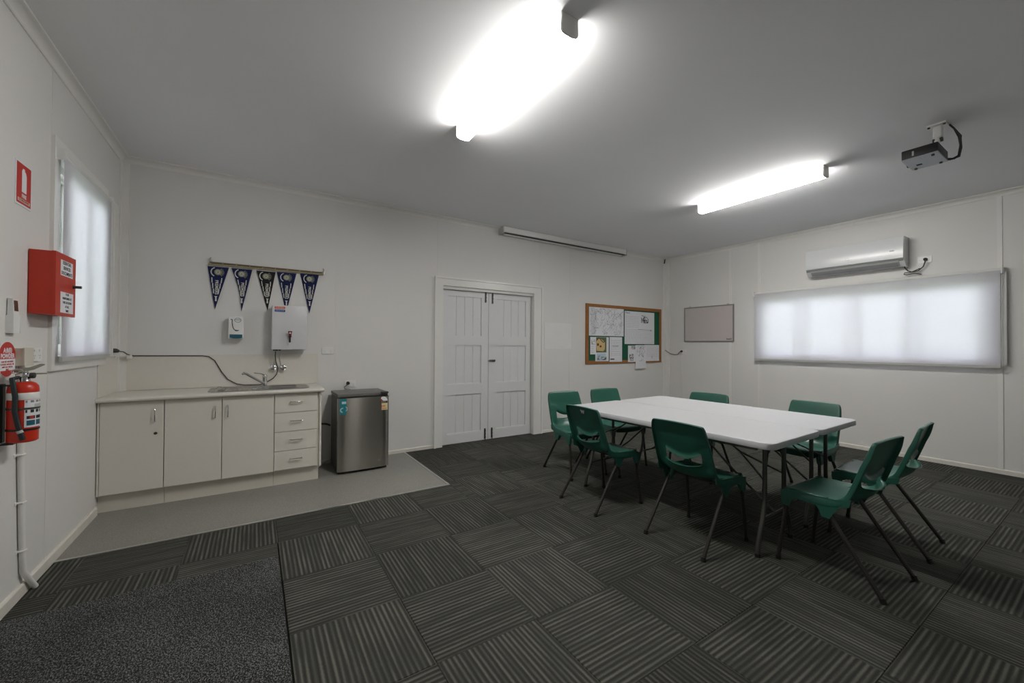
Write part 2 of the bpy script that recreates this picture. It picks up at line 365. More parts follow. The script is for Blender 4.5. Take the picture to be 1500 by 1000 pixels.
def skirt(name, segs, h=0.05, t=0.012):
    mb = MB()
    for P, a0, a1 in segs:
        mb.prism([P.at(a0, 0, 0), P.at(a0, 0, t), P.at(a0, h-0.008, t), P.at(a0, h, t-0.007), P.at(a0, h, 0)], P.r*(a1-a0))
    return mb.build(name, BASEB, kind='structure', smooth=False)
skirt('baseboard_back', [(PB, 0.60, 1.905), (PB, 3.605, R-0.085)], 0.042, 0.01)
skirt('baseboard_right', [(PR, -D+0.085, -B)], 0.05)
skirt('baseboard_left', [(PL, B, 4.25)], 0.062, 0.014)
skirt('baseboard_front', [(PF, -R, -L)], 0.05)

# door frame, two door leaves
fr = MB()
PB.rect(fr, 1.905, 2.02, 0.0, 2.165, 0, 0.022); PB.rect(fr, 3.45, 3.605, 0.0, 2.165, 0, 0.022); PB.rect(fr, 2.02, 3.45, 2.065, 2.165, 0, 0.022)
PB.rect(fr, 1.905, 1.93, 0.0, 2.18, 0.022, 0.034); PB.rect(fr, 3.58, 3.605, 0.0, 2.18, 0.022, 0.034); PB.rect(fr, 1.93, 3.58, 2.155, 2.18, 0.022, 0.034)
PB.rect(fr, 2.001, 2.02, 0, 2.05, -0.12, -0.0005); PB.rect(fr, 3.45, 3.469, 0, 2.05, -0.12, -0.0005); PB.rect(fr, 2.001, 3.469, 2.050, 2.079, -0.12, -0.0005)
PB.rect(fr, 2.02, 3.45, 2.03, 2.05, -0.10, -0.005)
fr.build('trim_7', TRIM, kind='structure', smooth=False, label='white painted door frame with thick architrave')
MB().box(2.02, 3.45, D+0.05, D+0.115, -0.012, -0.001).build('trim_8', mat('threshold_timber', (84, 76, 66), 0.7), kind='structure', smooth=False)
mb = MB(); hx_, hy_ = (1.7, 3.8), (D+0.13, D+1.5)
for q in ((hx_[0]-0.1, hx_[0], hy_[0], hy_[1], -0.2, 2.5), (hx_[1], hx_[1]+0.1, hy_[0], hy_[1], -0.2, 2.5), (hx_[0]-0.1, hx_[1]+0.1, hy_[1], hy_[1]+0.1, -0.2, 2.5), (hx_[0], hx_[1], hy_[0], hy_[1], 2.4, 2.5), (hx_[0], hx_[1], hy_[0], hy_[1], -0.2, -0.1)): mb.box(*q)
mb.build('wall_light_block', WALL, kind='structure', smooth=False, label='unseen closed box added behind the double doors to keep sky light out')  # unseen box, added to stop sky light leaking under the door leaves
def door_leaf(name, x0, x1, panels, hinge):
    yf = -0.052                                       # face recessed behind the wall plane
    mb = MB()
    zs = [(0.006, 0.130), (0.645, 0.780), (1.300, 1.418), (1.950, 2.032)]
    px0, px1 = panels
    PB.rect(mb, x0, px0, 0.006, 2.032, yf-0.04, yf); PB.rect(mb, px1, x1, 0.006, 2.032, yf-0.04, yf)
    for z0, z1 in zs: PB.rect(mb, px0, px1, z0, z1, yf-0.04, yf)
    d = mb.build(name, DOORP, kind='structure', smooth=False, label='white panelled door leaf, ' + hinge)
    for (a, b) in ((0.130, 0.645), (0.780, 1.300), (1.418, 1.950)):
        n = 4
        for k in range(n):
            q0, q1 = px0+(px1-px0)*k/n, px0+(px1-px0)*(k+1)/n; m2 = MB()
            m2.prism([PB.at(q0+0.0005, a, yf-0.03), PB.at(q0+0.0005, a, yf-0.017), PB.at(q0+0.004, a, yf-0.013), PB.at(q1-0.004, a, yf-0.013), PB.at(q1-0.0005, a, yf-0.017), PB.at(q1-0.0005, a, yf-0.03)], (0, 0, b-a))
            m2.build('panel_board', DOORP, d, smooth=False)
        m2 = MB(); PB.poly(m2, [(px0, a), (px1, a), (px1, a+0.012), (px0, a+0.012)], yf-0.013, yf-0.004); m2.build('sill_bead', DOORP, d, smooth=False)
    return d
dl = door_leaf('door_1', 2.026, 2.722, (2.115, 2.612), 'on the left')
dr = door_leaf('door_2', 2.728, 3.444, (2.855, 3.350), 'on the right')
for d, x, zz in ((dl, 2.676, (1.89, 0.02)), (dr, 2.785, (1.88, 0.02))):
    for z0 in zz:
        m2 = MB(); hh = 0.14; yy = D+0.052
        m2.box(x-0.012, x+0.012, yy-0.004, yy, z0, z0+hh); m2.cyl((x, yy-0.011, z0-0.012 if z0 < 1 else z0+0.01), (x, yy-0.011, z0+hh-0.01 if z0 < 1 else z0+hh+0.012), 0.005, 8)
        for zk in (z0+0.025, z0+0.07, z0+0.115): m2.box(x-0.01, x+0.01, yy-0.017, yy-0.003, zk-0.008, zk+0.008, 0.002, 1)
        m2.build('bolt', mat('bolt_metal', (92, 92, 90), 0.4, 0.8), d, label='dark sliding bolt')
m2 = MB(); m2.box(2.74, 2.835, D+0.042, D+0.052, 1.075, 1.103, 0.002, 1); m2.cyl((2.712, D+0.038, 1.089), (2.80, D+0.038, 1.089), 0.006, 8); m2.lathe([(0.012, 0), (0.014, -0.012), (0.009, -0.02)], (2.80, D+0.042, 1.089), 'Y', 12)
m2.build('latch', mat('bolt_metal', (0, 0, 0)), dr, label='small dark slide latch')

# windows
def window(name, P, hole, nv, label, arch):
    a0, a1, z0, z1 = hole
    mb = MB(); t = 0.05
    PA = P
    for q in rects_minus((a0, a1, z0, z1), [(a0+t, a1-t, z0+t, z1-t)]): P.rect(mb, *q, -0.10, -0.045)
    wdw = mb.build(name, TRIM, kind='structure', smooth=False, label=label)
    step = (a1-a0-2*t)/nv
    for k in range(nv):
        p0, p1 = a0+t+step*k, a0+t+step*(k+1)
        m2 = MB()
        for q in rects_minus((p0, p1, z0+t, z1-t), [(p0+0.022, p1-0.022, z0+t+0.022, z1-t-0.022)]): P.rect(m2, *q, -0.085+0.012*(k % 2), -0.062+0.012*(k % 2))
        s = m2.build('sash', TRIM, wdw, smooth=False)
        m3 = MB(); P.rect(m3, p0+0.02, p1-0.02, z0+t+0.02, z1-t-0.02, -0.076+0.012*(k % 2), -0.072+0.012*(k % 2)); m3.build('pane', GLASS, s, smooth=False)
    m2 = MB(); e, w0 = arch
    for q in rects_minus((a0-w0, a1+w0, z0-w0, z1+w0), [(a0, a1, z0, z1)]): P.rect(m2, *q, 0, 0.018)
    m2.build('architrave', TRIM, wdw, smooth=False)
    m2 = MB(); P.rect(m2, a0-0.012, a0, z0-0.012, z1+0.012, -0.10, 0); P.rect(m2, a1, a1+0.012, z0-0.012, z1+0.012, -0.10, 0); P.rect(m2, a0, a1, z0-0.012, z0, -0.10, 0.0); P.rect(m2, a0, a1, z1, z1+0.012, -0.10, 0)
    m2.build('reveal', TRIM, wdw, smooth=False)
    return wdw
window('window_1', PL, W1, 2, 'aluminium window behind the left roller blind', (0, 0.085))
window('window_2', PR, W2, 4, 'wide aluminium window behind the right roller blind', (0, 0.03))

# outside: lawn and a tree beyond the right window
MB().box(L-30, R+40, -30, D+40, -0.60, -0.45).build('ground', GRASS, kind='structure', smooth=False)
tr = thing('tree', (R+6.0, 1.9, -0.45), 'leafy tree seen faintly through the white blind', 'tree')
mb = MB(); mb.tube([(R+6, 1.9, -0.47), (R+6.05, 1.95, 1.0), (R+5.95, 1.8, 2.2), (R+6, 1.7, 3.5)], [0.17, 0.14, 0.11, 0.05], 10)
for k in range(9):
    a = k*2.4; z = 1.5+0.22*k
    mb.tube([(R+6, 1.85, z), (R+6+0.6*math.cos(a), 1.85+0.7*math.sin(a), z+0.5), (R+6+1.2*math.cos(a), 1.85+1.5*math.sin(a), z+0.7)], [0.05, 0.035, 0.012], 6)
mb.build('trunk', BARK, tr)
mb = MB()
for k in range(1500):
    a = random.uniform(0, 2*PI); rr = math.sqrt(random.random())*2.2; z = random.gauss(3.0, 0.75); c = V((R+6+rr*math.cos(a)*0.7, 1.85+rr*math.sin(a), max(1.3, z)))
    u = V((random.gauss(0, 1), random.gauss(0, 1), random.gauss(0, 1))).normalized()*0.13; v = u.orthogonal().normalized()*0.07
    vs = [mb.bm.verts.new(c+q) for q in (u, v, -u, -v)]; mb.bm.faces.new(vs)
mb.build('foliage', LEAF, tr, kind='stuff', smooth=False)
def hedge(name, x, y0, y1, h0, label):
    mb = MB(); ny = int((y1-y0)/0.25)
    prof = [(-0.5, 0), (-0.55, 0.5), (-0.5, 0.85), (-0.3, 1.0), (0.3, 1.0), (0.5, 0.85), (0.55, 0.5), (0.5, 0)]
    rows = []
    for k in range(ny+1):
        y = y0+(y1-y0)*k/ny; h = h0*(1+0.16*math.sin(y*1.7)+0.10*math.sin(y*4.1+1)+random.uniform(-.06, .06))
        rows.append([mb.bm.verts.new((x+a*1.2+random.uniform(-.12, .12), y+random.uniform(-.08, .08), -0.46+b*h)) for a, b in prof])
    for A, C in zip(rows, rows[1:]):
        for k in range(len(prof)-1): mb.bm.faces.new((A[k], A[k+1], C[k+1], C[k]))
    mb.bm.faces.new(rows[0]); mb.bm.faces.new(rows[-1][::-1])
    mb.build(name, LEAF, None, label, 'hedge')
hedge('hedge', L-6.0, -3, 16, 3.7, 'unseen hedge shape added outside the left window to block sky light')  # added sky blocker, keeps the left blind from getting too bright
hedge('hedge', R+9.5, -7, 13, 2.5, 'long green hedge outside, seen faintly through the wide blind')

# ---------------------------------------------------------------- tube lights
def batten(x, label):
    y0, y1 = 1.51, 2.735; t = thing('tube_light', (x, (y0+y1)/2, ZC), label, 'ceiling light', 'batten lights on the ceiling')
    MB().box(x-0.044, x+0.044, y0+0.012, y1-0.012, ZC-0.026, ZC, 0.003, 1).build('tray', TRIM, t)
    mb = MB(); prof = [(-0.049, ZC-0.026), (-0.051, ZC-0.080)] + [(-0.050*math.cos(k/8*PI), ZC-0.081-0.018*math.sin(k/8*PI)**0.7) for k in range(1, 8)] + [(0.051, ZC-0.080), (0.049, ZC-0.026)]
    for sg_ in (-1, 1):
        MB().box(x+sg_*0.050-0.0015, x+sg_*0.050+0.0015, y0+0.012, y1-0.012, ZC-0.080, ZC-0.026).build('diffuser_side', DIFFS, t, label='softer glowing diffuser side')
    mb.prism([(x+a, y0+0.012, z) for a, z in [(-0.051, ZC-0.080)] + prof[2:-2] + [(0.051, ZC-0.080)]], (0, y1-y0-0.024, 0)); mb.build('diffuser', DIFF, t, label='glowing white diffuser')
    for ya, yb in ((y0, y0+0.012), (y1-0.012, y1)):
        mb = MB(); pr = [(-0.053, ZC)] + [(a*1.05, z-0.002) for a, z in prof[1:-1]] + [(0.053, ZC)]
        mb.prism([(x+a, ya, z) for a, z in pr], (0, yb-ya, 0)); mb.build('end_cap', mat('end_cap_grey', (232, 232, 228), 0.5), t)
    return t
batten(1.300, 'lit tube light on the ceiling nearest the camera')
batten(4.335, 'lit tube light on the ceiling between projector and pinboard')

# ---------------------------------------------------------------- kitchen units
YF = 4.24                                              # cabinet faces
def d_handle(parent, x, z, vertical, yface):
    mb = MB(); h = 0.048; o = 0.026
    if vertical: pts = [(x, yface, z-h), (x, yface-o*0.8, z-h), (x, yface-o, z-h+0.012), (x, yface-o, z+h-0.012), (x, yface-o*0.8, z+h), (x, yface, z+h)]
    else: pts = [(x-h, yface, z), (x-h, yface-o*0.8, z), (x-h+0.012, yface-o, z), (x+h-0.012, yface-o, z), (x+h, yface-o*0.8, z), (x+h, yface, z)]
    mb.tube(pts, 0.0048, 8); return mb.build('handle', CHROME, parent, label='chrome bow handle')
def carcass(name, x0, x1, label, group=None):
    t = thing(name, ((x0+x1)/2, 4.5, 0.0), label, 'cabinet')
    mb = MB(); mb.box(x0, x1, YF+0.020, D-0.012, 0.138, 0.838); mb.build('body', LAM, t)
    MB().box(x0 if x0 > -0.9 else L+0.001, x1, YF+0.055, YF+0.07, 0.0, 0.138).build('kickboard', KICK, t, smooth=False)
    return t
g = 0.0016
c1 = carcass('base_cabinet', -0.985, -0.611, 'single-door base cabinet with a lock, against the left wall')
d = MB().box(-0.985+g, -0.611-g, YF, YF+0.018, 0.142, 0.842, 0.0015, 1).build('door', LAM, c1); d_handle(d, -0.665, 0.728, True, YF)
MB().lathe([(0.011, 0), (0.011, -0.004), (0.007, -0.006)], (-0.662, YF, 0.583), 'Y', 14).build('lock', DGREY, d, label='dark round lock')
c2 = carcass('base_cabinet', -0.609, 0.154, 'double-door base cabinet under the sink')
d = MB().box(-0.609+g, -0.232-g, YF, YF+0.018, 0.142, 0.842, 0.0015, 1).build('door', LAM, c2); d_handle(d, -0.278, 0.723, True, YF)
d = MB().box(-0.230+g, 0.154-g, YF, YF+0.018, 0.142, 0.842, 0.0015, 1).build('door', LAM, c2); d_handle(d, -0.190, 0.723, True, YF)
c3 = carcass('drawer_cabinet', 0.156, 0.528, 'cabinet of four drawers at the right end of the worktop')
for k in range(4):
    z1 = 0.842-0.175*k; z0 = z1-0.172
    d = MB().box(0.156+g, 0.510-g, YF, YF+0.018, z0+g, z1, 0.0015, 1).build('drawer', LAM, c3); d_handle(d, 0.332, (z0+z1)/2+0.012, False, YF)
MB().box(0.5285, 0.546, YF+0.001, D-0.012, 0.138, 0.845, 0.001, 1).build('end_panel', LAM, c3)
MB().box(-0.998, -0.986, YF+0.001, D-0.012, 0.138, 0.845, 0.001, 1).build('end_panel', LAM, c1)
# worktop with sink cut-out
wt = thing('worktop', (-0.22, 4.5, 0.846), 'long cream laminate worktop along the kitchen units', 'worktop')
SX0, SX1, SY0, SY1 = -0.30, 0.40, 4.30, 4.66
mb = MB()
for q in rects_minus((-1.000, 0.562, 4.215, D-0.010), [(SX0, SX1, SY0, SY1)]): mb.box(q[0], q[1], q[2], q[3], 0.8465, 0.882)
pr = [(4.215, 0.8465)] + [(4.215-0.0178*math.sin(k/8*PI), 0.8643-0.0178*math.cos(k/8*PI)) for k in range(9)] + [(4.215, 0.882)]
mb.prism([(-1.0, a, z) for a, z in pr], (1.562, 0, 0)); mb.build('slab', LAMW, wt)
sb = MB(); sb.box(-0.955, 0.575, D-0.010, D-0.0005, 0.883, 1.197, 0.002, 1); sb.build('splashback', LAMW, None, 'cream laminate splashback sheet along the wall behind the sink', 'splashback')
sb = MB(); sb.box(L+0.0005, L+0.010, 4.245, D-0.012, 0.883, 1.182, 0.002, 1); sb.build('splashback', LAMW, None, 'small cream splashback sheet on the left wall beside the worktop', 'splashback')
# sink: rim, bowl, drainer, wells
sk = thing('sink', (0.05, 4.48, 0.882), 'stainless steel inset sink with bowl and drainer', 'sink')
def rrect(x0, x1, y0, y1, r, n=5):
    out = []
    for cx, cyy, t0 in ((x1-r, y1-r, 0), (x0+r, y1-r, PI/2), (x0+r, y0+r, PI), (x1-r, y0+r, 3*PI/2)):
        for k in range(n+1): out.append((cx+r*math.cos(t0+k/n*PI/2), cyy+r*math.sin(t0+k/n*PI/2)))
    return out
def loft(mb, loops, cap=True):
    rows = [[mb.bm.verts.new(p) for p in lp] for lp in loops]; n = len(rows[0])
    for A, C in zip(rows, rows[1:]):
        for k in range(n): mb.bm.faces.new((A[k], A[(k+1) % n], C[(k+1) % n], C[k]))
    if cap: mb.bm.faces.new(rows[-1])
    return mb
def basin(name, x0, x1, y0, y1, dep, r):
    mb = MB(); z = lambda pts, h: [(a, b, h) for a, b in pts]
    loft(mb, [z(rrect(x0-0.02, x1+0.02, y0-0.02, y1+0.02, r+0.02), 0.8845), z(rrect(x0, x1, y0, y1, r), 0.8845), z(rrect(x0+0.004, x1-0.004, y0+0.004, y1-0.004, r), 0.882), z(rrect(x0+0.02, x1-0.02, y0+0.02, y1-0.02, r), 0.882-dep+0.015), z(rrect(x0+0.035, x1-0.035, y0+0.035, y1-0.035, r*0.7), 0.882-dep)])
    return mb.build(name, STEEL, sk)
mb = MB()
out = rrect(-0.345, 0.455, 4.275, 4.695, 0.10)
loft(mb, [[(a, b, 0.8825) for a, b in out], [(0.055+(a-0.055)*0.992, 4.485+(b-4.485)*0.985, 0.887) for a, b in out], [(0.055+(a-0.055)*0.965, 4.485+(b-4.485)*0.93, 0.8855) for a, b in out], [(0.055+(a-0.055)*0.955, 4.485+(b-4.485)*0.91, 0.8835) for a, b in out]])
mb.build('rim', STEEL, sk)
basin('bowl', 0.10, 0.37, 4.33, 4.60, 0.002, 0.05)
mb = MB()
for k in range(8): mb.cyl((-0.27+0.036*k, 4.34, 0.884), (-0.27+0.036*k, 4.58, 0.884), 0.0035, 6)
mb.build('drainer_ridges', STEEL, sk)
mb = MB(); mb.lathe([(0.035, 0.8855), (0.034, 0.890), (0.02, 0.8905), (0.008, 0.896), (0.002, 0.897)], (0.02, 4.44, 0)); mb.build('overflow_cap', CHROME, sk)
pg = thing('sink_plug', (-0.245, 4.37, 0.888), 'shiny sink plug lying on the left end of the sink', 'plug')
MB().lathe([(0.026, 0.887), (0.028, 0.893), (0.02, 0.899), (0.006, 0.902), (0.006, 0.915), (0.001, 0.917)], (-0.245, 4.37, 0)).build('stopper', CHROME, pg)
mb = MB(); mb.tube([(-0.245, 4.37, 0.916), (-0.265, 4.37, 0.922), (-0.285, 4.36, 0.906), (-0.297, 4.352, 0.890)], 0.003, 6); mb.build('chain', CHROME, pg)
tp = thing('tap', (0.085, 4.615, 0.884), 'chrome mixer tap with a long spout over the sink', 'tap')
MB().lathe([(0.026, 0.885), (0.025, 0.892), (0.019, 0.897), (0.019, 0.965), (0.021, 0.970), (0.021, 0.990), (0.015, 1.000), (0.004, 1.003)], (0.085, 4.615, 0)).build('body', CHROME, tp)
mb = MB(); mb.tube([(0.085, 4.60, 0.915), (0.04, 4.565, 0.945), (-0.065, 4.475, 1.022), (-0.085, 4.46, 1.032), (-0.092, 4.452, 1.020)], [0.013, 0.0115, 0.0105, 0.0105, 0.010], 10); mb.build('spout', CHROME, tp)
mb = MB(); mb.tube([(0.083, 4.61, 0.998), (0.05, 4.58, 1.015), (-0.005, 4.53, 1.026)], [0.007, 0.005, 0.004], 8); mb.build('lever', CHROME, tp)

# water heater over the sink
hx0, hx1, hz0, hz1, hy = 0.140, 0.452, 1.246, 1.692, D-0.155
ht = thing('water_heater', (0.296, D, hz0), 'white wall-mounted boiling water heater above the sink', 'water heater')
MB().box(hx0+0.03, hx1-0.03, D-0.024, D-0.0005, hz0+0.04, 1.58).build('wall_bracket', GPL, ht)
MB().box(hx0, hx1, hy, D-0.023, hz0, hz1, 0.008, 2).build('case', mat('heater_enamel', (214, 215, 218), 0.35), ht)
PH = Plane((0, hy, 0), (1, 0, 0), (0, 0, 1))
m2 = MB(); PH.rect(m2, 0.158, 0.258, 1.620, 1.688, 0, 0.0008); stk = m2.build('sticker', PAPER, ht, label='warning sticker, orange over blue')
for a, b, mm in ((1.655, 1.678, ORNG), (1.624, 1.648, BLUE)):
    m2 = MB(); PH.rect(m2, 0.162, 0.254, a, b, 0.0008, 0.0012); m2.build('print_band', mm, stk)
PH.text('WARNING', 0.208, 1.6665, 0.018, 0.0015, PAPER, stk, sx=0.9); PH.text('BOILING WATER', 0.208, 1.636, 0.012, 0.0015, PAPER, stk, sx=0.8)
m2 = MB(); m2.cyl((0.296, hy, 1.375), (0.296, hy-0.045, 1.375), 0.011, 12); m2.cyl((0.296, hy-0.04, 1.385), (0.296, hy-0.04, 1.318), 0.0085, 12); m2.build('dispensing_tap', BLK, ht)
m2 = MB(); PT_ = Plane((0, hy-0.034, 0), (1, 0, 0), (0, 0, 1)); PT_.poly(m2, [(0.279, 1.432), (0.315, 1.432), (0.308, 1.39), (0.311, 1.372), (0.283, 1.372), (0.286, 1.39)], 0, 0.012); m2.build('tap_lever', mat('dark_red_plastic', (96, 26, 22), 0.4), ht, label='dark red lever with a pale centre')
m2 = MB(); PT_.disc(m2, 0.297, 1.413, 0.009, 0.012, 0.014, 12); m2.build('lever_mark', PAPER, ht)
for px in (0.163, 0.185, 0.212):
    m2 = MB(); m2.cyl((px, D-0.11, hz0+0.004), (px, D-0.11, hz0-0.012), 0.011, 10); m2.build('hose_fitting', DGREY, ht)
pv = thing('stop_valve', (0.164, D-0.03, 1.06), 'chrome stop valve under the heater, left one of the pair', 'valve')
m2 = MB(); m2.lathe([(0.028, 0), (0.028, -0.006), (0.012, -0.008), (0.012, -0.03), (0.024, -0.033), (0.026, -0.05), (0.016, -0.056)], (0.164, D-0.010, 1.062), 'Y', 18); m2.build('body', CHROME, pv)
m2 = MB(); m2.tube([(0.163, D-0.11, 1.236), (0.164, D-0.09, 1.17), (0.166, D-0.05, 1.11), (0.164, D-0.03, 1.075)], 0.006, 8); m2.build('hose', ALU, pv, label='thin metal hose')
pv = thing('stop_valve', (0.25, D-0.03, 1.06), 'chrome stop valve under the heater, right one of the pair', 'valve')
m2 = MB(); m2.lathe([(0.028, 0), (0.028, -0.006), (0.012, -0.008), (0.012, -0.03), (0.024, -0.033), (0.026, -0.05), (0.016, -0.056)], (0.25, D-0.010, 1.060), 'Y', 18); m2.build('body', CHROME, pv)
m2 = MB(); m2.tube([(0.212, D-0.11, 1.236), (0.210, D-0.09, 1.16), (0.225, D-0.06, 1.09), (0.25, D-0.03, 1.07)], 0.006, 8); m2.build('hose', ALU, pv, label='thin metal hose')

# outlets
def outlet(P, a, z, label, wd=0.116, hh=0.074, dots=True):
    t = thing('power_outlet', P.at(a, z-hh/2, 0), label, 'power outlet', 'white power outlets')
    mb = MB(); P.poly(mb, [(x, y) for x, y in rrect(a-wd/2, a+wd/2, z-hh/2, z+hh/2, 0.006, 3)], 0, 0.009); mb.build('plate', WPL, t)
    if dots:
        for s in (-1, 1):
            m2 = MB(); P.rect(m2, a+s*wd*0.26-0.009, a+s*wd*0.26+0.009, z+0.016, z+0.028, 0.009, 0.0125); m2.build('switch', WPL, t)
            for dx, rot in ((-0.008, 0.4), (0.008, -0.4), (0, 0)):
                m2 = MB(); q = 0.0055 if dx else 0.007; zz = z-0.006 if dx else z-0.019
                P.rect(m2, a+s*wd*0.26+dx-0.0012, a+s*wd*0.26+dx+0.0012, zz-q/2, zz+q/2, 0.009, 0.0094); m2.build('pin_slot', DGREY, t)
    return t
def plug(P, a, z, c=0.009):
    mb = MB(); p0, p1, p2 = P.at(a, z, c), P.at(a, z, c+0.022), P.at(a, z-0.006, c+0.04)
    mb.tube([p0, p1, p2], [0.019, 0.018, 0.010], 14); return mb
o1 = outlet(PB, 0.674, 1.234, 'white wall outlet right of the water heater'); 
o2 = outlet(PB, 0.912, 0.862, 'white double outlet behind the top of the fridge')
o3 = outlet(PR, -1.326, 2.325, 'white outlet beside the air conditioner')
o4 = outlet(PR, -4.432, 1.207, 'white outlet on the window wall near the corner')
o5 = outlet(PB, 6.486, 1.237, 'white outlet at the corner beside the pinboard', 0.10, 0.07)
o6 = outlet(PL, 3.222, 1.236, 'white double outlet above the fire extinguisher')
o7 = outlet(PL, 4.60, 1.235, 'white outlet on the left wall at the window corner', 0.10, 0.075, False)
o7b = outlet(PL, 4.722, 1.212, 'white outlet lowest in the corner above the worktop', 0.09, 0.09, False)
# cable from left corner to heater
cb = thing('power_cable', (-0.5, D-0.03, 0.89), 'grey power cable looping from the corner outlet to the water heater', 'cable')
mb = plug(PL, 4.59, 1.238); mb.build('plug', DGREY, cb)
mb = MB(); mb.tube([(L+0.045, 4.59, 1.232), (L+0.06, 4.66, 1.228), (L+0.07, 4.73, 1.205), (-0.90, D-0.016, 1.190), (-0.42, D-0.015, 1.186), (-0.37, D-0.015, 1.178), (-0.325, D-0.015, 1.140), (-0.27, D-0.016, 1.03), (-0.22, D-0.018, 0.955), (-0.15, D-0.02, 0.908), (-0.08, D-0.025, 0.893), (0.05, D-0.03, 0.893), (0.10, D-0.03, 0.912), (0.16, D-0.025, 0.950), (0.19, D-0.022, 0.99), (0.203, D-0.022, 1.05), (0.183, D-0.03, 1.115), (0.175, D-0.06, 1.18), (0.176, D-0.10, 1.226)], 0.0045, 8); mb.build('cord', DGREY, cb)
mb = MB(); mb.box(L+0.06, L+0.095, D-0.06, D-0.011, 1.165, 1.20, 0.004, 1); mb.build('inline_connector', WPL, cb, label='white inline connector')

# soap dispenser
sd = thing('soap_dispenser', (-0.156, D, 1.35), 'white soap dispenser with a dark teal band, under the pennants', 'dispenser')
MB().box(-0.217, -0.095, D-0.105, D-0.0005, 1.350, 1.566, 0.010, 3).build('case', WPL, sd)
PD = Plane((0, D-0.105, 0), (1, 0, 0), (0, 0, 1))
mb = MB(); PD.poly(mb, [(-0.205, 1.392), (-0.105, 1.392), (-0.105, 1.360), (-0.13, 1.354), (-0.155, 1.352), (-0.18, 1.354), (-0.205, 1.360)], 0, 0.006); mb.build('push_bar', DTEAL, sd, label='dark teal push bar')
mb = MB(); PD.ribbon(mb, [(-0.142+0.026*math.cos(k/16*2*PI), 1.530+0.020*math.sin(k/16*2*PI)) for k in range(17)], 0.004, 0, 0.0008); PD.ribbon(mb, [(-0.162, 1.532), (-0.122, 1.532)], 0.004, 0, 0.0008); mb.build('emblem', DTEAL, sd)
mb = MB(); PD.ribbon(mb, [(-0.200, 1.535), (-0.186, 1.535), (-0.187, 1.505), (-0.182, 1.465), (-0.172, 1.440), (-0.158, 1.428)], 0.007, 0, 0.0008); PD.poly(mb, [(-0.172, 1.441), (-0.150, 1.434), (-0.128, 1.434), (-0.142, 1.424), (-0.160, 1.423)], 0, 0.0008); mb.build('hand_print', DGREY, sd, label='dark drawing of a tap and hand')

# pennants on a bamboo rod
PP = Plane((0, D-0.030, 0), (1, 0, 0), (0, 0, 1))
rod = thing('hanging_rod', (0.12, D-0.02, 2.08), 'thin bamboo rod hung on the wall above the soap dispenser', 'rod')
N_R = 9
for k in range(N_R):
    xa, xb = -0.375+k*0.99/N_R, -0.375+(k+1)*0.99/N_R
    MB().cyl((xa, D-0.018, 2.078), (xb-0.012, D-0.018, 2.078), 0.0095, 10).build('bamboo_segment', BAMBD, rod)
    MB().cyl((xb-0.012, D-0.018, 2.078), (xb, D-0.018, 2.078), 0.0115, 10).build('bamboo_node', BAMB, rod)
mb = MB(); mb.box(-0.385, 0.618, D-0.022, D-0.012, 2.056, 2.072); mb.build('hem_strip', BAMB, rod)
for xx, s in ((-0.365, -1), (0.622, 1)):
    mb = MB(); mb.tube([(xx, D-0.004, 2.125), (xx, D-0.02, 2.125), (xx+s*0.014, D-0.02, 2.105), (xx, D-0.02, 2.062), (xx-s*0.014, D-0.02, 2.085), (xx+s*0.01, D-0.02, 2.115)], 0.005, 6); mb.build('hook', ALU, rod)
pens = [(-0.390, -0.222, 2.044, -0.328, 1.632, NAVY, 'navy felt pennant at the left end of the bamboo rod'),
        (-0.203, -0.030, 2.044, -0.117, 1.622, NAVY, 'navy felt pennant second from the left on the rod, edge curled in'),
        (0.005, 0.172, 2.042, 0.104, 1.640, BLKF, 'black felt pennant in the middle of the rod'),
        (0.182, 0.362, 2.047, 0.270, 1.625, NAVY, 'navy felt pennant with its tip hidden behind the water heater'),
        (0.396, 0.577, 2.052, 0.488, 1.632, NAVY, 'navy felt pennant at the right end of the bamboo rod')]
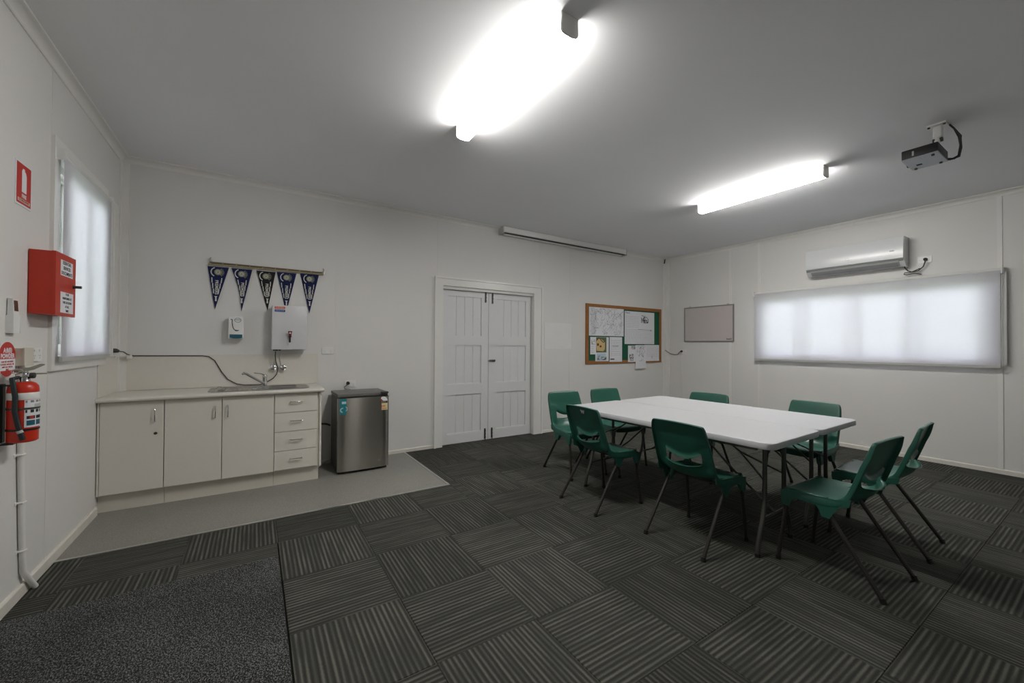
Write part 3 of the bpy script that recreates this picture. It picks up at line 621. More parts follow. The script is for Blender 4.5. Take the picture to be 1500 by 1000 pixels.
for i, (xa, xb, zt, xt, zb, fm, lb) in enumerate(pens):
    t = thing('felt_pennant', ((xa+xb)/2, D-0.008, zb), lb, 'pennant', 'felt pennants on the bamboo rod')
    lf = lambda s: (xa+(xt-xa)*s, zt+(zb-zt)*s)
    pin = 0.012 if i == 1 else 0
    mb = MB(); n = 12; L0 = []; R0 = []
    for k in range(n+1):
        s = k/n; a = xa+(xt-xa)*s+pin*math.sin(PI*s)*1.6; b = xb+(xt-xb)*s; z = zt+(zb-zt)*s; yy = D-0.010-0.004*math.sin(3*s+i)
        L0.append((a, yy, z)); R0.append((b, yy-0.002*math.sin(2*s+2*i), z))
    for k in range(n):
        q = [L0[k], R0[k], R0[k+1], L0[k+1]] if k < n-1 else [L0[k], R0[k], R0[k+1]]
        mb.prism(q, (0, 0.003, 0))
    bmesh.ops.remove_doubles(mb.bm, verts=mb.bm.verts[:], dist=1e-5)
    mb.build('felt', fm, t, smooth=False)
    PQ = Plane((0, D-0.0165, 0), (1, 0, 0), (0, 0, 1)); xc = xa+(xt-xa)*0.485+(xb-xa)*0.515*0.5-(0.0 if i != 1 else -0.006); wdt = xb-xa; hgt = zt-zb
    ce = (xa+wdt*0.49, zt-0.052)
    m2 = MB(); PQ.disc(m2, ce[0], ce[1], 0.029, 0, 0.001, 20)
    for k in range(7):
        a = -0.9+k*0.3; PQ.ribbon(m2, [(ce[0]+0.030*math.cos(a), ce[1]+0.030*math.sin(a)), (ce[0]+0.050*math.cos(a), ce[1]+0.046*math.sin(a))], 0.005, 0, 0.001)
    m2.build('crest', EMBL, t, label='round crest with rays')
    m2 = MB(); PQ.ribbon(m2, [(ce[0]-0.010+0.044*math.cos(PI*0.62+k*0.115*PI*0.8), ce[1]+0.044*math.sin(PI*0.62+k*0.115*PI*0.8)) for k in range(9)], 0.009, 0, 0.001)
    PQ.ribbon(m2, [(ce[0]+0.014*math.cos(k*PI/6), ce[1]+0.014*math.sin(k*PI/6)) for k in range(13)], 0.005, 0.001, 0.002)
    m2.build('crest_ring', FPRINT, t)
    PQ.text('PREMIERS', xc-0.001, zt-0.485*hgt, 0.036, 0.0008, FPRINT, t, rot=-PI/2, sx=0.92, bold=0.0009)
    m2 = MB()
    for s0, s1 in ((0.26, 0.38), (0.39, 0.51), (0.52, 0.63)):
        for sd_ in (-1, 1):
            ed = lambda s, o: (((xa if sd_ < 0 else xb)+(xt-(xa if sd_ < 0 else xb))*s) - sd_*(o+(0.017*math.sin(PI*s) if (i == 1 and sd_ < 0) else 0)+0.012*(1-s)+(0.011 if sd_ > 0 else 0)*(1-s)), zt-hgt*s)
            PQ.ribbon(m2, [ed(s0, 0.010), ed(s1, 0.006)], 0.008, 0, 0.001)
    m2.build('side_print', FPRINT, t, kind='stuff')
    m2 = MB(); zc = zt-0.745*hgt; xcc = xa+(xt-xa)*0.77+0.5*wdt*0.23
    PQ.poly(m2, [(xcc-0.013, zc+0.022), (xcc+0.013, zc+0.022), (xcc+0.006, zc+0.010), (xcc+0.008, zc-0.026), (xcc-0.006, zc-0.026), (xcc-0.004, zc+0.010)], 0, 0.001); m2.build('foot_print', FPRINT, t)

# fridge
fx0, fx1, fz = 0.700, 1.204, 0.800
fg = thing('bar_fridge', (0.95, 4.5, 0.0), 'small stainless steel bar fridge beside the drawers', 'fridge')
MB().box(fx0+0.006, fx1-0.006, 4.345, 4.735, 0.018, fz-0.032, 0.004, 1).build('cabinet', FRSIDE, fg)
MB().box(fx0+0.002, fx1-0.002, 4.325, 4.74, fz-0.032, fz, 0.006, 2).build('top_panel', mat('fridge_top_grey', (112, 111, 107), 0.45, 0.2), fg)
mb = MB(); n = 14; pts = []
for k in range(n+1):
    s = -1+2*k/n; pts.append((fx0+(fx1-fx0)*k/n, 4.288-0.010*(1-s*s) if abs(s) < 0.999 else 4.30, 0.028))
pts += [(fx1, 4.335, 0.028), (fx0, 4.335, 0.028)]
mb.prism(pts, (0, 0, fz-0.040-0.028)); dr_ = mb.build('door', FRSTEEL, fg)
mb = MB(); mb.box(fx0+0.01, fx1-0.01, 4.30, 4.335, fz-0.042, fz-0.030); mb.build('door_grip', BLK, fg)
mb = MB(); mb.box(fx1-0.075, fx1-0.005, 4.29, 4.345, fz-0.012, fz+0.006, 0.003, 1); mb.build('hinge_cover', DGREY, fg)
for xx in (fx0+0.05, fx1-0.05):
    for yy in (4.38, 4.70): MB().cyl((xx, yy, 0), (xx, yy, 0.02), 0.018, 12).build('foot', BLK, fg)
MB().box(fx0+0.01, fx1-0.01, 4.33, 4.36, 0.004, 0.028).build('plinth', BLK, fg)
PFg = Plane((0, 4.2745, 0), (1, 0, 0), (0, 0, 1))
m2 = MB(); PFg2 = Plane((0, 4.2835, 0), (1, 0, 0), (0, 0, 1)); PFg2.rect(m2, 0.716, 0.797, 0.600, 0.755, -0.004, 0.0008); s1 = m2.build('sticker', TEAL, fg, label='teal printed sticker')
m2 = MB(); PFg2.rect(m2, 0.735, 0.776, 0.706, 0.730, 0.0008, 0.0012); m2.build('print_band', LBLUE, s1)
m2 = MB(); PFg2.ribbon(m2, [(0.742+0.018*math.cos(t), 0.645+0.02*math.sin(t)) for t in [1.2+k*0.45 for k in range(9)]], 0.010, 0.0008, 0.0012); PFg2.ribbon(m2, [(0.772+0.014*math.cos(t), 0.655+0.02*math.sin(t)) for t in [-1.6+k*0.45 for k in range(8)]], 0.008, 0.0008, 0.0012); m2.build('swirl_print', LBLUE, s1)
m2 = MB(); PFg3 = Plane((0, 4.2835, 0), (1, 0, 0), (0, 0, 1)); PFg3.poly(m2, [(1.098, 0.617), (1.188, 0.617), (1.188, 0.71)] + [(1.143+0.045*math.cos(t), 0.712+0.045*math.sin(t)) for t in [k*PI/10 for k in range(11)]] + [(1.098, 0.71)], -0.008, 0.0008); s2 = m2.build('sticker', YEL, fg, label='energy rating sticker with a red and black top')
m2 = MB(); PFg3.poly(m2, [(1.143+0.043*math.cos(t), 0.712+0.043*math.sin(t)) for t in [k*PI/12 for k in range(10)]] + [(1.143, 0.712)], 0.0008, 0.0012); m2.build('star_arc', PAPER, s2)
m2 = MB(); PFg3.poly(m2, [(1.143+0.043*math.cos(t), 0.712+0.043*math.sin(t)) for t in [PI*0.75+k*PI/16 for k in range(5)]] + [(1.143, 0.712)], 0.0008, 0.0012); m2.build('red_arc', REDL, s2)
m2 = MB(); PFg3.rect(m2, 1.100, 1.186, 0.688, 0.711, 0.0010, 0.0014); m2.build('print_band', INKD, s2)
PFg3.text('ENERGY', 1.143, 0.699, 0.014, 0.0017, YEL, s2); PFg3.text('243', 1.143, 0.657, 0.030, 0.0011, REDL, s2, bold=0.0006)
m2 = MB(); PFg3.rect(m2, 1.104, 1.182, 0.634, 0.638, 0.0008, 0.0012); PFg3.rect(m2, 1.104, 1.182, 0.624, 0.627, 0.0008, 0.0012); m2.build('fine_print', REDL, s2)
fc = thing('fridge_cord', (0.88, D-0.03, 0.8), 'black fridge cord plugged into the outlet above the fridge', 'cord')
plug(PB, 0.885, 0.868).build('plug', BLK, fc)
mb = MB(); mb.tube([(0.885, D-0.046, 0.860), (0.86, D-0.06, 0.850), (0.835, D-0.07, 0.83), (0.845, D-0.05, 0.807), (0.90, D-0.03, 0.80), (0.96, D-0.03, 0.60), (0.98, D-0.03, 0.40)], 0.004, 8); mb.build('lead', BLK, fc)
fh = MB(); fh.tube([(0.548, 4.70, 0.43), (0.60, 4.72, 0.452), (0.66, 4.745, 0.44), (0.70, 4.755, 0.42)], 0.010, 8); fh.build('drain_hose', DGREY, None, 'dark hose between the drawer cabinet and the fridge, higher one', 'hose')
fh = MB(); fh.tube([(0.548, 4.62, 0.012), (0.60, 4.66, 0.03), (0.65, 4.70, 0.05), (0.72, 4.76, 0.05)], 0.007, 8); fh.build('drain_hose', GPL, None, 'pale hose on the vinyl between drawer cabinet and fridge', 'hose')

# blank sheet board right of door
mb = MB(); PB.rect(mb, 3.655, 4.180, 1.255, 1.650, 0, 0.005); mb.build('blank_board', mat('blank_board_white', (228, 228, 226), 0.45), None, 'plain white board on the wall between the doors and pinboard', 'board')

# pinboard and papers
pb_ = thing('pinboard', (5.42, D, 1.0), 'wood-framed green pinboard covered in drawings', 'pinboard')
for nm, r in (('frame_rail', (4.480, 6.368, 1.935, 1.990)), ('frame_rail', (4.480, 6.368, 1.010, 1.062)), ('frame_stile', (4.480, 4.535, 1.062, 1.935)), ('frame_stile', (6.313, 6.368, 1.062, 1.935))):
    mb = MB(); PB.rect(mb, *r, 0.0, 0.022); mb.build(nm, CORK, pb_, smooth=False)
mb = MB(); PB.rect(mb, 4.53, 6.318, 1.055, 1.94, 0.0, 0.012); mb.build('felt_panel', FELT, pb_)
rnd = random.Random(3)
def scribble(mb, P, a0, a1, b0, b1, n, wd, c):
    for _ in range(n):
        a, b = rnd.uniform(a0, a1), rnd.uniform(b0, b1); th = rnd.uniform(0, 2*PI); pts = [(a, b)]
        for _k in range(rnd.randint(3, 7)):
            th += rnd.uniform(-1.1, 1.1); st = rnd.uniform(0.012, 0.035); a = min(a1, max(a0, a+st*math.cos(th))); b = min(b1, max(b0, b+st*math.sin(th))); pts.append((a, b))
        P.ribbon(mb, pts, wd, c, c+0.0004)
def lines(mb, P, a0, a1, zs, wd, c, jit=0.2):
    for z in zs:
        a = a0
        while a < a1-0.02:
            e = min(a1, a+rnd.uniform(0.02, 0.07)); P.ribbon(mb, [(a, z), (e, z)], wd, c, c+0.0004); a = e+0.010
def sheet(r, c, label, tilt=0.0, m=PAPER):
    a0, a1, b0, b1 = r; t = thing('paper_sheet', PB.at((a0+a1)/2, b0, c), label, 'paper', 'papers on the pinboard')
    mb = MB(); PB.poly(mb, [(a0, b0+tilt), (a1, b0), (a1-tilt*0.3, b1), (a0, b1+tilt*0.3)], c, c+0.0008); mb.build('sheet', m, t, smooth=False); return t
t = sheet((4.540, 5.350, 1.470, 1.937), 0.0225, 'largest paper on the pinboard, a pencil map drawing')
mb = MB(); scribble(mb, PB, 4.57, 5.33, 1.49, 1.92, 90, 0.0035, 0.0235)
for k in range(26):
    a = rnd.uniform(5.0, 5.32); PB.ribbon(mb, [(a, 1.50+0.01*k*0.6), (a+rnd.uniform(-.04, .04), 1.50+0.01*k*0.6+0.03)], 0.003, 0.0235, 0.0239)
PB.ribbon(mb, [(5.15, 1.76), (5.34, 1.90)], 0.004, 0.0235, 0.0239); mb.build('drawing', INK, t, kind='stuff')
mb = MB()
for k in range(8): PB.ribbon(mb, [(4.59+0.014*k, 1.50), (4.60+0.014*k, 1.91)], 0.0035, 0.0235, 0.0239)
mb.build('hatching', mat('pale_pencil', (168, 170, 176), 0.9), t)
t = sheet((5.372, 6.158, 1.340, 1.912), 0.0245, 'large ruled poster with a dark flower sketch on the pinboard')
mb = MB(); lines(mb, PB, 5.40, 6.13, [1.36+0.026*k for k in range(10)], 0.0035, 0.0255); lines(mb, PB, 5.40, 5.75, [1.64+0.03*k for k in range(7)], 0.003, 0.0255); mb.build('handwriting', mat('pale_ink', (150, 152, 160), 0.9), t, kind='stuff')
mb = MB(); scribble(mb, PB, 5.80, 5.99, 1.72, 1.85, 26, 0.008, 0.0255); mb.build('flower_sketch', INKD, t)
mb = MB(); PB.ribbon(mb, [(5.72, 1.600), (6.08, 1.590)], 0.006, 0.0255, 0.0259); PB.poly(mb, [(6.05, 1.605), (6.05, 1.572), (6.09, 1.589)], 0.0255, 0.0259); mb.build('arrow', INK, t)
PB.text('Peace', 5.45, 1.885, 0.05, 0.0255, BLUE, t)
t = sheet((4.570, 4.684, 1.165, 1.448), 0.0225, 'narrow pale paper at the left of the pinboard, below the map')
mb = MB(); scribble(mb, PB, 4.60, 4.68, 1.33, 1.40, 8, 0.006, 0.0235); lines(mb, PB, 4.585, 4.675, [1.20+0.03*k for k in range(4)], 0.003, 0.0235); mb.build('drawing', INK, t, kind='stuff')
t = sheet((4.684, 4.990, 1.050, 1.450), 0.0225, 'paper with a coloured picture of a yellow house on the pinboard')
mb = MB(); PB.rect(mb, 4.70, 4.935, 1.195, 1.446, 0.0233, 0.0237); mb.build('picture_ground', OLIVE, t)
mb = MB(); PB.poly(mb, [(4.705, 1.40), (4.765, 1.44), (4.90, 1.37), (4.90, 1.25), (4.86, 1.215), (4.715, 1.225), (4.705, 1.30)], 0.0237, 0.0241); mb.build('house_wall', TAN, t)
mb = MB(); PB.ribbon(mb, [(4.702, 1.385), (4.762, 1.438), (4.86, 1.36), (4.90, 1.38)], 0.014, 0.0241, 0.0245); PB.rect(mb, 4.72, 4.76, 1.305, 1.345, 0.0241, 0.0245); PB.rect(mb, 4.78, 4.82, 1.28, 1.31, 0.0241, 0.0245); mb.build('house_roof', BROWN, t)
mb = MB(); scribble(mb, PB, 4.82, 4.93, 1.075, 1.12, 10, 0.008, 0.0235); scribble(mb, PB, 4.73, 4.78, 1.08, 1.14, 5, 0.006, 0.0235); mb.build('sketch', INKD, t)
mb = MB(); PB.rect(mb, 4.715, 4.925, 1.06, 1.18, 0.0232, 0.0235); mb.build('picture_border', LBLUE, t)
t = sheet((5.010, 5.312, 1.036, 1.455), 0.0225, 'printed list sheet in the middle of the pinboard, under the map')
mb = MB(); lines(mb, PB, 5.04, 5.28, [1.15+0.031*k for k in range(9)], 0.004, 0.0235); mb.build('handwriting', MATS['pale_ink'], t, kind='stuff')
mb = MB(); lines(mb, PB, 5.08, 5.22, [1.302], 0.010, 0.0235); PB.rect(mb, 5.03, 5.125, 1.072, 1.090, 0.0235, 0.0239); mb.build('heading', INKD, t)
t = sheet((5.462, 5.656, 1.027, 1.313), 0.0225, 'sketch sheet lower right on the pinboard, left of the hanging one')
mb = MB(); scribble(mb, PB, 5.50, 5.60, 1.05, 1.16, 16, 0.006, 0.0235); scribble(mb, PB, 5.55, 5.64, 1.25, 1.30, 8, 0.007, 0.0235); mb.build('drawing', INKD, t, kind='stuff')
t = sheet((5.896, 6.301, 1.035, 1.327), 0.0225, 'pencil sheet at the lower right corner of the pinboard')
mb = MB(); lines(mb, PB, 5.95, 6.28, [1.12+0.028*k for k in range(7)], 0.003, 0.0235); PB.ribbon(mb, [(6.10, 1.08), (6.10, 1.13)], 0.012, 0.0235, 0.0239); mb.build('handwriting', MATS['pale_ink'], t, kind='stuff')
t = sheet((5.656, 5.930, 0.890, 1.321), 0.0245, 'sheet hanging below the bottom edge of the pinboard')
mb = MB(); scribble(mb, PB, 5.69, 5.90, 1.04, 1.30, 26, 0.004, 0.0255); mb.build('drawing', INK, t, kind='stuff')
mb = MB(); PB.rect(mb, 5.67, 5.91, 0.900, 0.912, 0.0253, 0.031); mb.build('curled_edge', GPL, t)
for a, b in ((4.80, 1.935), (5.20, 1.925), (5.36, 1.905), (6.15, 1.912)):
    pass

# corner black aerial lead + corner cable
mb = MB(); mb.tube([(R-0.10, D-0.05, 2.925), (R-0.12, D-0.05, 2.845)], 0.011, 8); mb.build('sensor', BLK, None, 'small black stick sensor in the corner under the ceiling', 'sensor')
cc = thing('corner_cord', (R-0.02, 4.6, 1.1), 'grey cord looping across the corner between two outlets', 'cord')
mb = MB(); pl = [PB.at(6.49, 1.235, 0.012), (R-0.02, D-0.05, 1.20), (R-0.02, D-0.12, 1.165), (R-0.02, 4.60, 1.150), (R-0.03, 4.53, 1.160), (R-0.045, 4.495, 1.195), PR.at(-4.465, 1.215, 0.03)]; mb.tube(pl, 0.005, 8); mb.build('lead', DGREY, cc)
plug(PR, -4.462, 1.215).build('plug', BLK, cc)
mb = MB(); mb.cyl(PR.at(-4.468, 1.17, 0.008), PR.at(-4.468, 0.052, 0.008), 0.008, 8)
cd_ = mb.build('conduit', WALL, None, 'thin white conduit down the window wall from the corner outlet', 'conduit')

# projection screen housing
ps = thing('projection_screen', (4.10, D-0.07, 2.85), 'rolled-up projection screen in a white housing above the pinboard', 'projection screen')
MB().box(2.86, 5.30, D-0.125, D-0.058, 2.862, ZC-0.001, 0.006, 2).build('housing', WPL, ps)
MB().box(2.88, 5.28, D-0.107, D-0.072, 2.852, 2.862).build('slot', BLK, ps)
MB().box(2.90, 5.26, D-0.066, D-0.020, 2.838, 2.860, 0.004, 1).build('bottom_bar', WPL, ps)
for xx in (2.851, 5.301): MB().box(xx-0.010, xx+0.009, D-0.13, D-0.001, 2.840, ZC-0.001, 0.004, 1).build('end_bracket', GPL, ps)

# whiteboard on right wall
wb = thing('whiteboard', (R, 3.96, 1.386), 'small framed whiteboard on the window wall', 'whiteboard')
mb = MB(); PR.rect(mb, -4.400, -3.530, 1.395, 1.988, 0.010, 0.016); mb.build('writing_face', WBRD, wb)
for r in ((-4.410, -3.520, 1.978, 1.996), (-4.410, -3.520, 1.386, 1.404), (-4.410, -4.392, 1.404, 1.978), (-3.538, -3.520, 1.404, 1.978)):
    mb = MB(); PR.rect(mb, *r, 0.0075, 0.020); mb.build('frame_bar', mat('board_frame_alu', (150, 150, 150), 0.4, 0.6), wb)
for a in (-4.30, -3.62):
    mb = MB(); PR.rect(mb, a-0.012, a+0.012, 1.99, 2.012, 0.001, 0.018); mb.build('clip', GPL, wb)
PR.text('board', -3.60, 1.43, 0.035, 0.0165, INKD, wb, 'maker_mark', bold=0.001)

# ---------------------------------------------------------------- roller blinds
def blind(P, a0, a1, z0, z1, c, label, chain_a, group='white roller blinds'):
    t = thing('roller_blind', P.at((a0+a1)/2, z0, 0), label, 'blind', group)
    mb = MB(); P.rect(mb, a0+0.012, a1-0.012, z0+0.022, z1-0.03, c, c+0.0012); mb.build('fabric', BLIND, t, smooth=False)
    mb = MB(); mb.cyl(P.at(a0+0.008, z1-0.028, c-0.016), P.at(a1-0.008, z1-0.028, c-0.016), 0.022, 20); mb.build('roller', BLFAB, t)
    mb = MB(); P.rect(mb, a0+0.010, a1-0.010, z0, z0+0.026, c-0.006, c+0.007); mb.build('bottom_bar', GPL, t)
    for a in (a0, a1):
        mb = MB(); P.rect(mb, a-0.006, a+0.006, z1-0.065, z1+0.006, 0.018, c+0.012); mb.build('bracket', WPL, t)
    mb = MB(); zb = z0+0.02
    for s in (-0.006, 0.006): mb.cyl(P.at(chain_a+s, z1-0.03, c+0.012), P.at(chain_a+s, zb, c+0.012), 0.0022, 6)
    mb.build('chain', WPL, t)
    return t
blind(PR, -3.185, -0.750, 1.098, 2.140, 0.072, 'wide white roller blind pulled down under the air conditioner', -0.742)
blind(PL, 3.400, 4.345, 1.190, 2.440, 0.0435, 'tall white roller blind pulled down on the left wall', 4.372)
mb = MB(); PL.rect(mb, 4.53, 4.685, 1.19, 2.47, 0.0, 0.014); mb.build('trim_10', TRIM, kind='structure', smooth=False)
mb = MB(); PR.rect(mb, -0.733, -0.722, 1.14, 2.09, 0.0, 0.05); mb.build('trim_9', TRIM, kind='structure', smooth=False)

# ---------------------------------------------------------------- air conditioner
ac = thing('air_conditioner', (R, 1.96, 2.26), 'white split air conditioner on the wall above the wide blind', 'air conditioner')
ya, yb = -2.452, -1.462
def acprof(pts, nm, m, a0=ya, a1=yb):
    mb = MB(); mb.prism([PR.at(a0, z, c) for c, z in pts], PR.r*(a1-a0)); return mb.build(nm, m, ac, smooth=True)
acprof([(0.001, 2.610), (0.150, 2.610), (0.172, 2.604), (0.172, 2.36), (0.160, 2.318), (0.100, 2.262), (0.001, 2.262)], 'body', ACP)
mb = MB(); n = 12; fp = [(0.172, 2.612)] + [(0.178+0.016*math.sin(k/n*PI*0.62), 2.608-(2.608-2.352)*k/n) for k in range(n+1)] + [(0.172, 2.352)]
mb.prism([PR.at(ya+0.004, z, c) for c, z in fp], PR.r*(yb-ya-0.008)); mb.build('front_panel', ACP, ac)
acprof([(0.170, 2.350), (0.188, 2.346), (0.186, 2.336), (0.165, 2.322), (0.155, 2.322)], 'air_gap', ACG, ya+0.01, yb-0.012)
acprof([(0.178, 2.334), (0.170, 2.316), (0.118, 2.268), (0.112, 2.272), (0.160, 2.320)], 'louvre', GPL, ya+0.05, yb-0.05)
mb = MB(); mb.prism([PR.at(ya+0.06, z, c) for c, z in ((0.165, 2.308), (0.169, 2.308), (0.124, 2.266), (0.120, 2.266))], PR.r*(yb-ya-0.12)); mb.build('lower_flap', ACG, ac)
PA = Plane(PR.at(0, 0, 0.1945), (0, -1, 0), (0, 0, 1))
mb = MB(); PA.ribbon(mb, [(-1.99+0.018*math.cos(k*PI/5), 2.42+0.018*math.sin(k*PI/5)) for k in range(11)], 0.005, -0.004, 0.0005); mb.build('emblem', GPL, ac)
mb = MB(); PA.rect(mb, -1.585, -1.545, 2.440, 2.452, -0.004, 0.0015); mb.build('badge', ACG, ac)
def pr_(y, z, c): return PR.at(-y, z, c)
mb = MB(); mb.tube([pr_(1.49, 2.30, 0.06), pr_(1.485, 2.25, 0.05), pr_(1.46, 2.21, 0.045), pr_(1.42, 2.19, 0.045), pr_(1.37, 2.20, 0.045), pr_(1.33, 2.24, 0.045), pr_(1.315, 2.29, 0.045), pr_(1.316, 2.322, 0.048)], 0.006, 8)
mb.tube([pr_(1.345, 2.155, 0.04), pr_(1.40, 2.175, 0.05), pr_(1.47, 2.165, 0.045), pr_(1.495, 2.175, 0.045), pr_(1.49, 2.19, 0.045), pr_(1.43, 2.188, 0.055), pr_(1.38, 2.212, 0.05), pr_(1.355, 2.225, 0.045)], 0.0055, 8)
acl = mb.build('power_cord', DGREY, ac, label='dark coiled power cord')
plug(PR, -1.318, 2.325).build('plug', BLK, acl)

# ---------------------------------------------------------------- projector
pj = thing('projector', (4.08, 0.83, 2.65), 'black projector with pale underside hanging from the ceiling', 'projector')
px0, px1, py0, py1, pz0, pz1 = 3.935, 4.205, 0.732, 0.918, 2.650, 2.722
MB().box(px0, px1, py0, py1, pz0+0.006, pz1, 0.006, 2).build('case', BLK, pj)
MB().box(px0-0.001, px1+0.001, py0-0.001, py1+0.001, pz0, pz0+0.008, 0.003, 1).build('underside', mat('projector_grey', (176, 180, 190), 0.4), pj)
mb = MB()
for k in range(5): mb.box(px0-0.002, px0+0.002, py1-0.012-0.009*k, py1-0.008-0.009*k, pz0+0.014, pz1-0.014)
mb.build('vent_grille', DGREY, pj)
MB().box(px0-0.0025, px0+0.001, py1-0.066, py1-0.056, pz0+0.02, pz0+0.052).build('side_badge', GPL, pj)
MB().lathe([(0.028, 0), (0.028, 0.014), (0.022, 0.016)], (4.14, py1, 2.688), 'Y', 20).build('lens', DGREY, pj)
for x, y in ((px1-0.03, py1-0.025), (px0+0.03, py0+0.03), (px1-0.03, py0+0.03)): MB().cyl((x, y, pz0-0.009), (x, y, pz0+0.001), 0.009, 12).build('foot', DGREY, pj)
MB().box(4.09, 4.12, 0.845, 0.875, pz0-0.001, pz0+0.001).build('underside_label', INKD, pj)
mt = thing('projector_mount', (4.19, 0.76, 2.72), 'white bracket holding the projector to the ceiling', 'bracket')
mb = MB(); mb.prism([(4.165, 0.735, ZC), (4.255, 0.735, ZC), (4.255, 0.835, ZC), (4.165, 0.835, ZC)], (0, 0, -0.012)); mb.build('ceiling_plate', WPL, mt)
MB().box(4.190, 4.235, 0.760, 0.806, 2.845, ZC-0.012, 0.006, 1).build('neck', WPL, mt)
mb = MB(); mb.tube([(4.21, 0.783, 2.85), (4.19, 0.785, 2.80), (4.14, 0.79, 2.745)], [0.017, 0.016, 0.018], 12); mb.build('arm', WPL, mt)
MB().box(4.08, 4.185, 0.755, 0.83, pz1, 2.740, 0.004, 1).build('cradle', WPL, mt)
mb = MB(); mb.lathe([(0.016, -0.026), (0.016, 0.026)], (4.205, 0.783, 2.825), 'Y', 14); mb.build('knob', DGREY, mt)
for y in (0.745, 0.825): MB().cyl((4.18, y, ZC-0.02), (4.18, y, ZC-0.011), 0.008, 10).build('screw', DGREY, mt)
jc = thing('cable_bundle', (4.27, 0.72, 2.65), 'bundle of black cables looping from ceiling to projector', 'cable')
for k, dxx in enumerate((0, 0.014, -0.012)):
    mb = MB(); mb.tube([(4.272+dxx*.3, 0.735, ZC-0.001), (4.268+dxx, 0.712, 2.90), (4.275+dxx, 0.690-0.006*k, 2.83), (4.292+dxx*1.4, 0.684, 2.76), (4.270+dxx, 0.690, 2.69), (4.235, 0.705+0.01*k, 2.668), (4.207, 0.745+0.012*k, 2.675)], 0.0055, 8); mb.build('cable', BLK, jc)

# ---------------------------------------------------------------- left wall things
sg = thing('wall_sign', (L, 3.06, 1.99), 'red and white extinguisher sign high on the left wall', 'sign')
mb = MB(); PL.rect(mb, 2.975, 3.142, 1.990, 2.212, 0, 0.003); mb.build('plate', PAPER, sg)
mb = MB(); PL.rect(mb, 2.984, 3.133, 2.000, 2.203, 0.003, 0.0036); mb.build('red_field', REDL, sg)
mb = MB(); PL.poly(mb, [(3.036, 2.062), (3.084, 2.062), (3.084, 2.150), (3.076, 2.166), (3.064, 2.172), (3.064, 2.182), (3.046, 2.182), (3.036, 2.168)], 0.0036, 0.0042); mb.build('extinguisher_pictogram', PAPER, sg)
mb = MB(); PL.rect(mb, 2.996, 3.121, 2.010, 2.026, 0.0036, 0.0042); mb.build('text_band', CREAMPL, sg)
PL.text('FIRE', 3.059, 2.042, 0.026, 0.0042, PAPER, sg, bold=0.0008); PL.text('EXTINGUISHER', 3.0585, 2.018, 0.0165, 0.0046, REDL, sg, sx=0.95)
bx = thing('document_box', (L, 3.25, 1.452), 'red metal wall box with white notices, left of the window', 'box')
bx0, bx1, bz0, bz1, bd = 3.112, 3.389, 1.454, 1.790, 0.105
mb = MB(); PL.rect(mb, bx0, bx1, bz0, bz1, 0.0065, bd-0.016); mb.build('case', REDBOX, bx)
mb = MB(); PL.rect(mb, bx0-0.002, bx1+0.002, bz0-0.004, bz1+0.002, bd-0.0155, bd); bdoor = mb.build('door', REDBOX, bx)
for (a0, a1, b0, b1), rows, sz in (((3.172, 3.342, 1.672, 1.757), ['ESSENTIAL', 'SERVICES', 'DOCUMENTS'], 0.026), ((3.175, 3.355, 1.467, 1.582), ['TO BE', 'MAINTAINED AT', 'THIS LOCATION', 'AT ALL', 'TIMES'], 0.0175)):
    mb = MB(); PL.rect(mb, a0, a1, b0, b1, bd, bd+0.001); nt_ = mb.build('notice', PAPER, bdoor, label='white printed notice')
    for k, tx in enumerate(rows): PL.text(tx, (a0+a1)/2, b1-(b1-b0)*(k+0.5)/len(rows), sz, bd+0.0013, INKD, bdoor, sx=0.95, bold=0.0004)
mb = MB(); pk = PL.at(3.355, 1.626, bd); mb.tube([pk, pk+V((0.012, 0, 0)), pk+V((0.035, 0, 0))], [0.010, 0.008, 0.008], 12); mb.build('lock', DGREY, bdoor, label='dark key lock')
# remote control in holder
rm = thing('remote_control', (L, 2.91, 1.34), 'remote control in a white wall holder under the patched wall sheet', 'remote')
mb = MB(); q = [(0.0065, 1.345), (0.030, 1.345), (0.032, 1.432), (0.028, 1.432), (0.026, 1.352), (0.0065, 1.352)]
mb.prism([PL.at(2.895, z, c) for c, z in q], PL.r*0.066); 
mb.prism([PL.at(2.893, z, c) for c, z in ((0.0065, 1.345), (0.032, 1.345), (0.032, 1.432), (0.0065, 1.432))], PL.r*0.003); mb.prism([PL.at(2.960, z, c) for c, z in ((0.0065, 1.345), (0.032, 1.345), (0.032, 1.432), (0.0065, 1.432))], PL.r*0.003); mb.build('holder', WPL, rm)
mb = MB(); mb.prism([PL.at(2.900, z, c) for c, z in ((0.008, 1.36), (0.0235, 1.36), (0.030, 1.43), (0.026, 1.512), (0.010, 1.512))], PL.r*0.054); mb.build('handset', WPL, rm)
mb = MB(); mb.prism([PL.at(2.909, z, c) for c, z in ((0.0294, 1.452), (0.0306, 1.452), (0.0274, 1.503), (0.0262, 1.503))], PL.r*0.036); mb.build('screen', BROWNG, rm, label='dark brown display')
